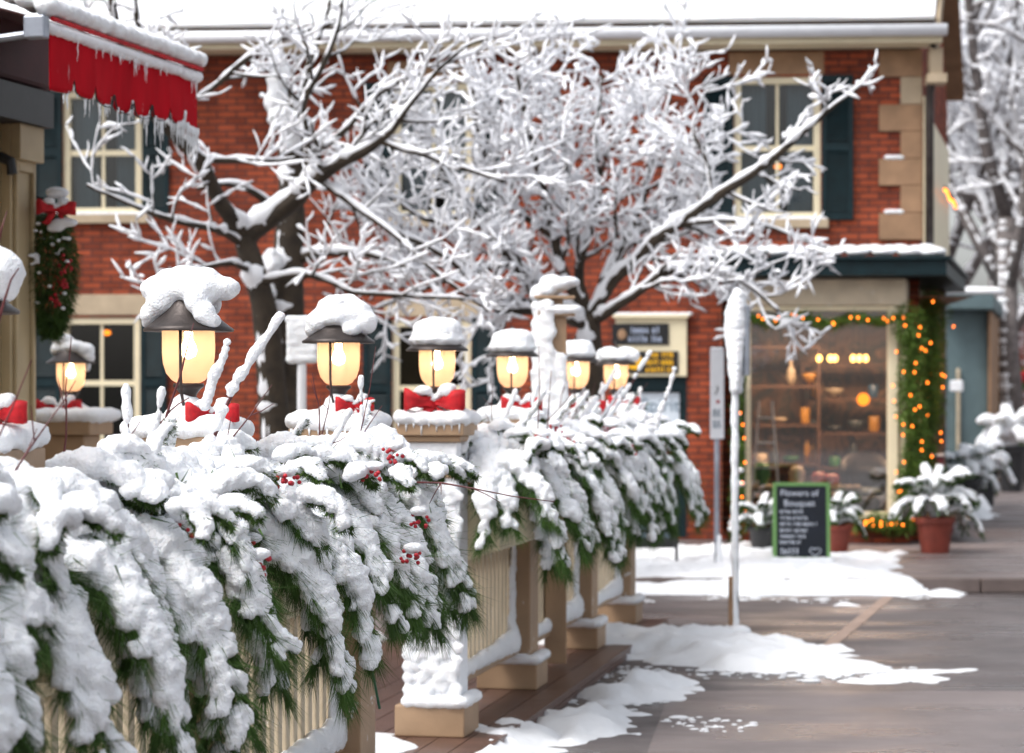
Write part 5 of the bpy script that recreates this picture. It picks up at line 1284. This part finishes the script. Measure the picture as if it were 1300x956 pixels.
def icicle(par, p, L, rr):
    mb = MB(); n = 7; mb.tube([V(p) + V((r.uniform(-1, 1)*.002, r.uniform(-1, 1)*.003, -L*i/n)) for i in range(n+1)], [rr*(1-.85*i/n)*(1+.25*math.sin(i*2.2)) for i in range(n+1)], 7); mb.build('icicle', 'ice', par, smooth=True)
for i in range(46):
    s = r.uniform(.05, AL-.02)*1.0; icicle(va, (.0, s, vbot(s)+.01), r.uniform(.03, .16)*(.5+.8*s/AL), r.uniform(.004, .009))
for i in range(9): s = AL-.3+.035*i; icicle(va, (.01, s, vbot(s)+.01), r.uniform(.12, .22), .010)
mb = MB()
for i in range(20):
    s = r.uniform(.05, AL-.02); icicle(va, (.018, s, ZV1-.0), r.uniform(.03, .13), r.uniform(.004, .007))

# hanging swag with bow
hp = W(70, 262, 13.7); t = thing('hanging_swag', 'dark evergreen swag with red bow and berries hanging off the pavilion corner', 'wreath', hp)
rr = random.Random(77); mb = MB(); prof = lambda u: .035+.115*math.sin(PI*min(1, u*.93+.07))**.7
for i in range(9000):
    u = rr.random(); R = prof(u); a = rr.uniform(0, 2*PI); q = rr.random()**.5
    p = V((R*q*math.cos(a)-.02+.0*u, R*q*math.sin(a)*.8, -.04-.70*u)); b = V((math.cos(a)*.6+rr.uniform(-.5, .5), math.sin(a)*.6+rr.uniform(-.5, .5), -.7+rr.uniform(-.4, .5))).normalized()*rr.uniform(.03, .065)
    w = b.cross(V((rr.uniform(-1, 1), rr.uniform(-1, 1), rr.uniform(-1, 1)))).normalized()*.003; mb.add([p-w, p+w, p+b], [(0, 1, 2)])
mb.build('greenery', 'cedar', t)
mb = MB(); mb.tube([(-.02, 0, .03), (-.14, 0, .06), (-.28, 0, .06)], .008, 6); mb.build('hook', 'black', t)
for c in ((.045, -.08, -.42, 22), (.02, -.09, -.52, 14), (.07, -.07, -.33, 14)):
    mb = MB()
    for i in range(c[3]): mb.ico((c[0]+rr.uniform(-.04, .04), c[1]+rr.uniform(-.03, .02), c[2]+rr.uniform(-.05, .05)), .010)
    mb.build('berry_cluster', 'berry', t, smooth=True)
make_bow(hp + V((.02, -.12, -.03)), 'snowy red bow on top of the hanging evergreen swag', .5, .8)
blob('snow', [((.03, -.09, .07), (.07, .05, .035)), ((.07, -.1, -.10), (.08, .045, .03)), ((.02, -.1, -.13), (.05, .04, .025)), ((-.05, -.09, -.02), (.04, .04, .03))] + [((rr.uniform(-.12, .1), -.1+rr.uniform(-.02, .04), -rr.uniform(.1, .6)), (.018, .015, .012)) for _ in range(24)], t, .010, .006, it=1)

# ================================================================== CAMERA, LIGHT, WORLD
cam = bpy.data.cameras.new('camera'); co = bpy.data.objects.new('camera', cam); C.objects.link(co); bpy.context.scene.camera = co
co.location = (0, 0, CAMZ); co.rotation_euler = (PI/2, 0, 0)
cam.sensor_width = 36; cam.lens = F/1300*36; cam.shift_y = (500-478)/1300; cam.clip_end = 2000; cam.clip_start = .1
cam.dof.use_dof = True; cam.dof.focus_distance = 8.0; cam.dof.aperture_fstop = 3.8
sc_ = bpy.context.scene
w = bpy.data.worlds.new('World'); sc_.world = w; w.use_nodes = True; T = w.node_tree; T.nodes.clear()
EL, AZ = math.radians(55), math.radians(235)
sky = T.nodes.new('ShaderNodeTexSky'); sky.sky_type = 'NISHITA'; sky.sun_disc = False; sky.sun_elevation = EL; sky.sun_rotation = AZ
sky.air_density = 1.0; sky.dust_density = 4; sky.ozone_density = 1
hs = T.nodes.new('ShaderNodeHueSaturation'); hs.inputs['Saturation'].default_value = .28
bg = T.nodes.new('ShaderNodeBackground'); bg.inputs[1].default_value = .135; ou = T.nodes.new('ShaderNodeOutputWorld')
T.links.new(sky.outputs[0], hs.inputs['Color']); T.links.new(hs.outputs[0], bg.inputs[0]); T.links.new(bg.outputs[0], ou.inputs[0])
l = bpy.data.lights.new('sun', 'SUN'); l.energy = .9; l.angle = math.radians(22); l.color = (1, .98, .95)
lo = bpy.data.objects.new('sun', l); C.objects.link(lo)
# sun direction: rotation measured clockwise from +Y
sd_ = V((math.sin(AZ)*math.cos(EL), math.cos(AZ)*math.cos(EL), math.sin(EL)))
lo.rotation_euler = sd_.to_track_quat('Z', 'Y').to_euler()
sc_.view_settings.view_transform = 'Standard'; sc_.view_settings.look = 'None'; sc_.view_settings.exposure = 1.02; sc_.view_settings.gamma = 1
sc_.cycles.use_denoising = True
sc_.cycles.max_bounces = 6; sc_.cycles.transparent_max_bounces = 12; sc_.cycles.sample_clamp_indirect = 6
sc_.cycles.caustics_reflective = False; sc_.cycles.caustics_refractive = False
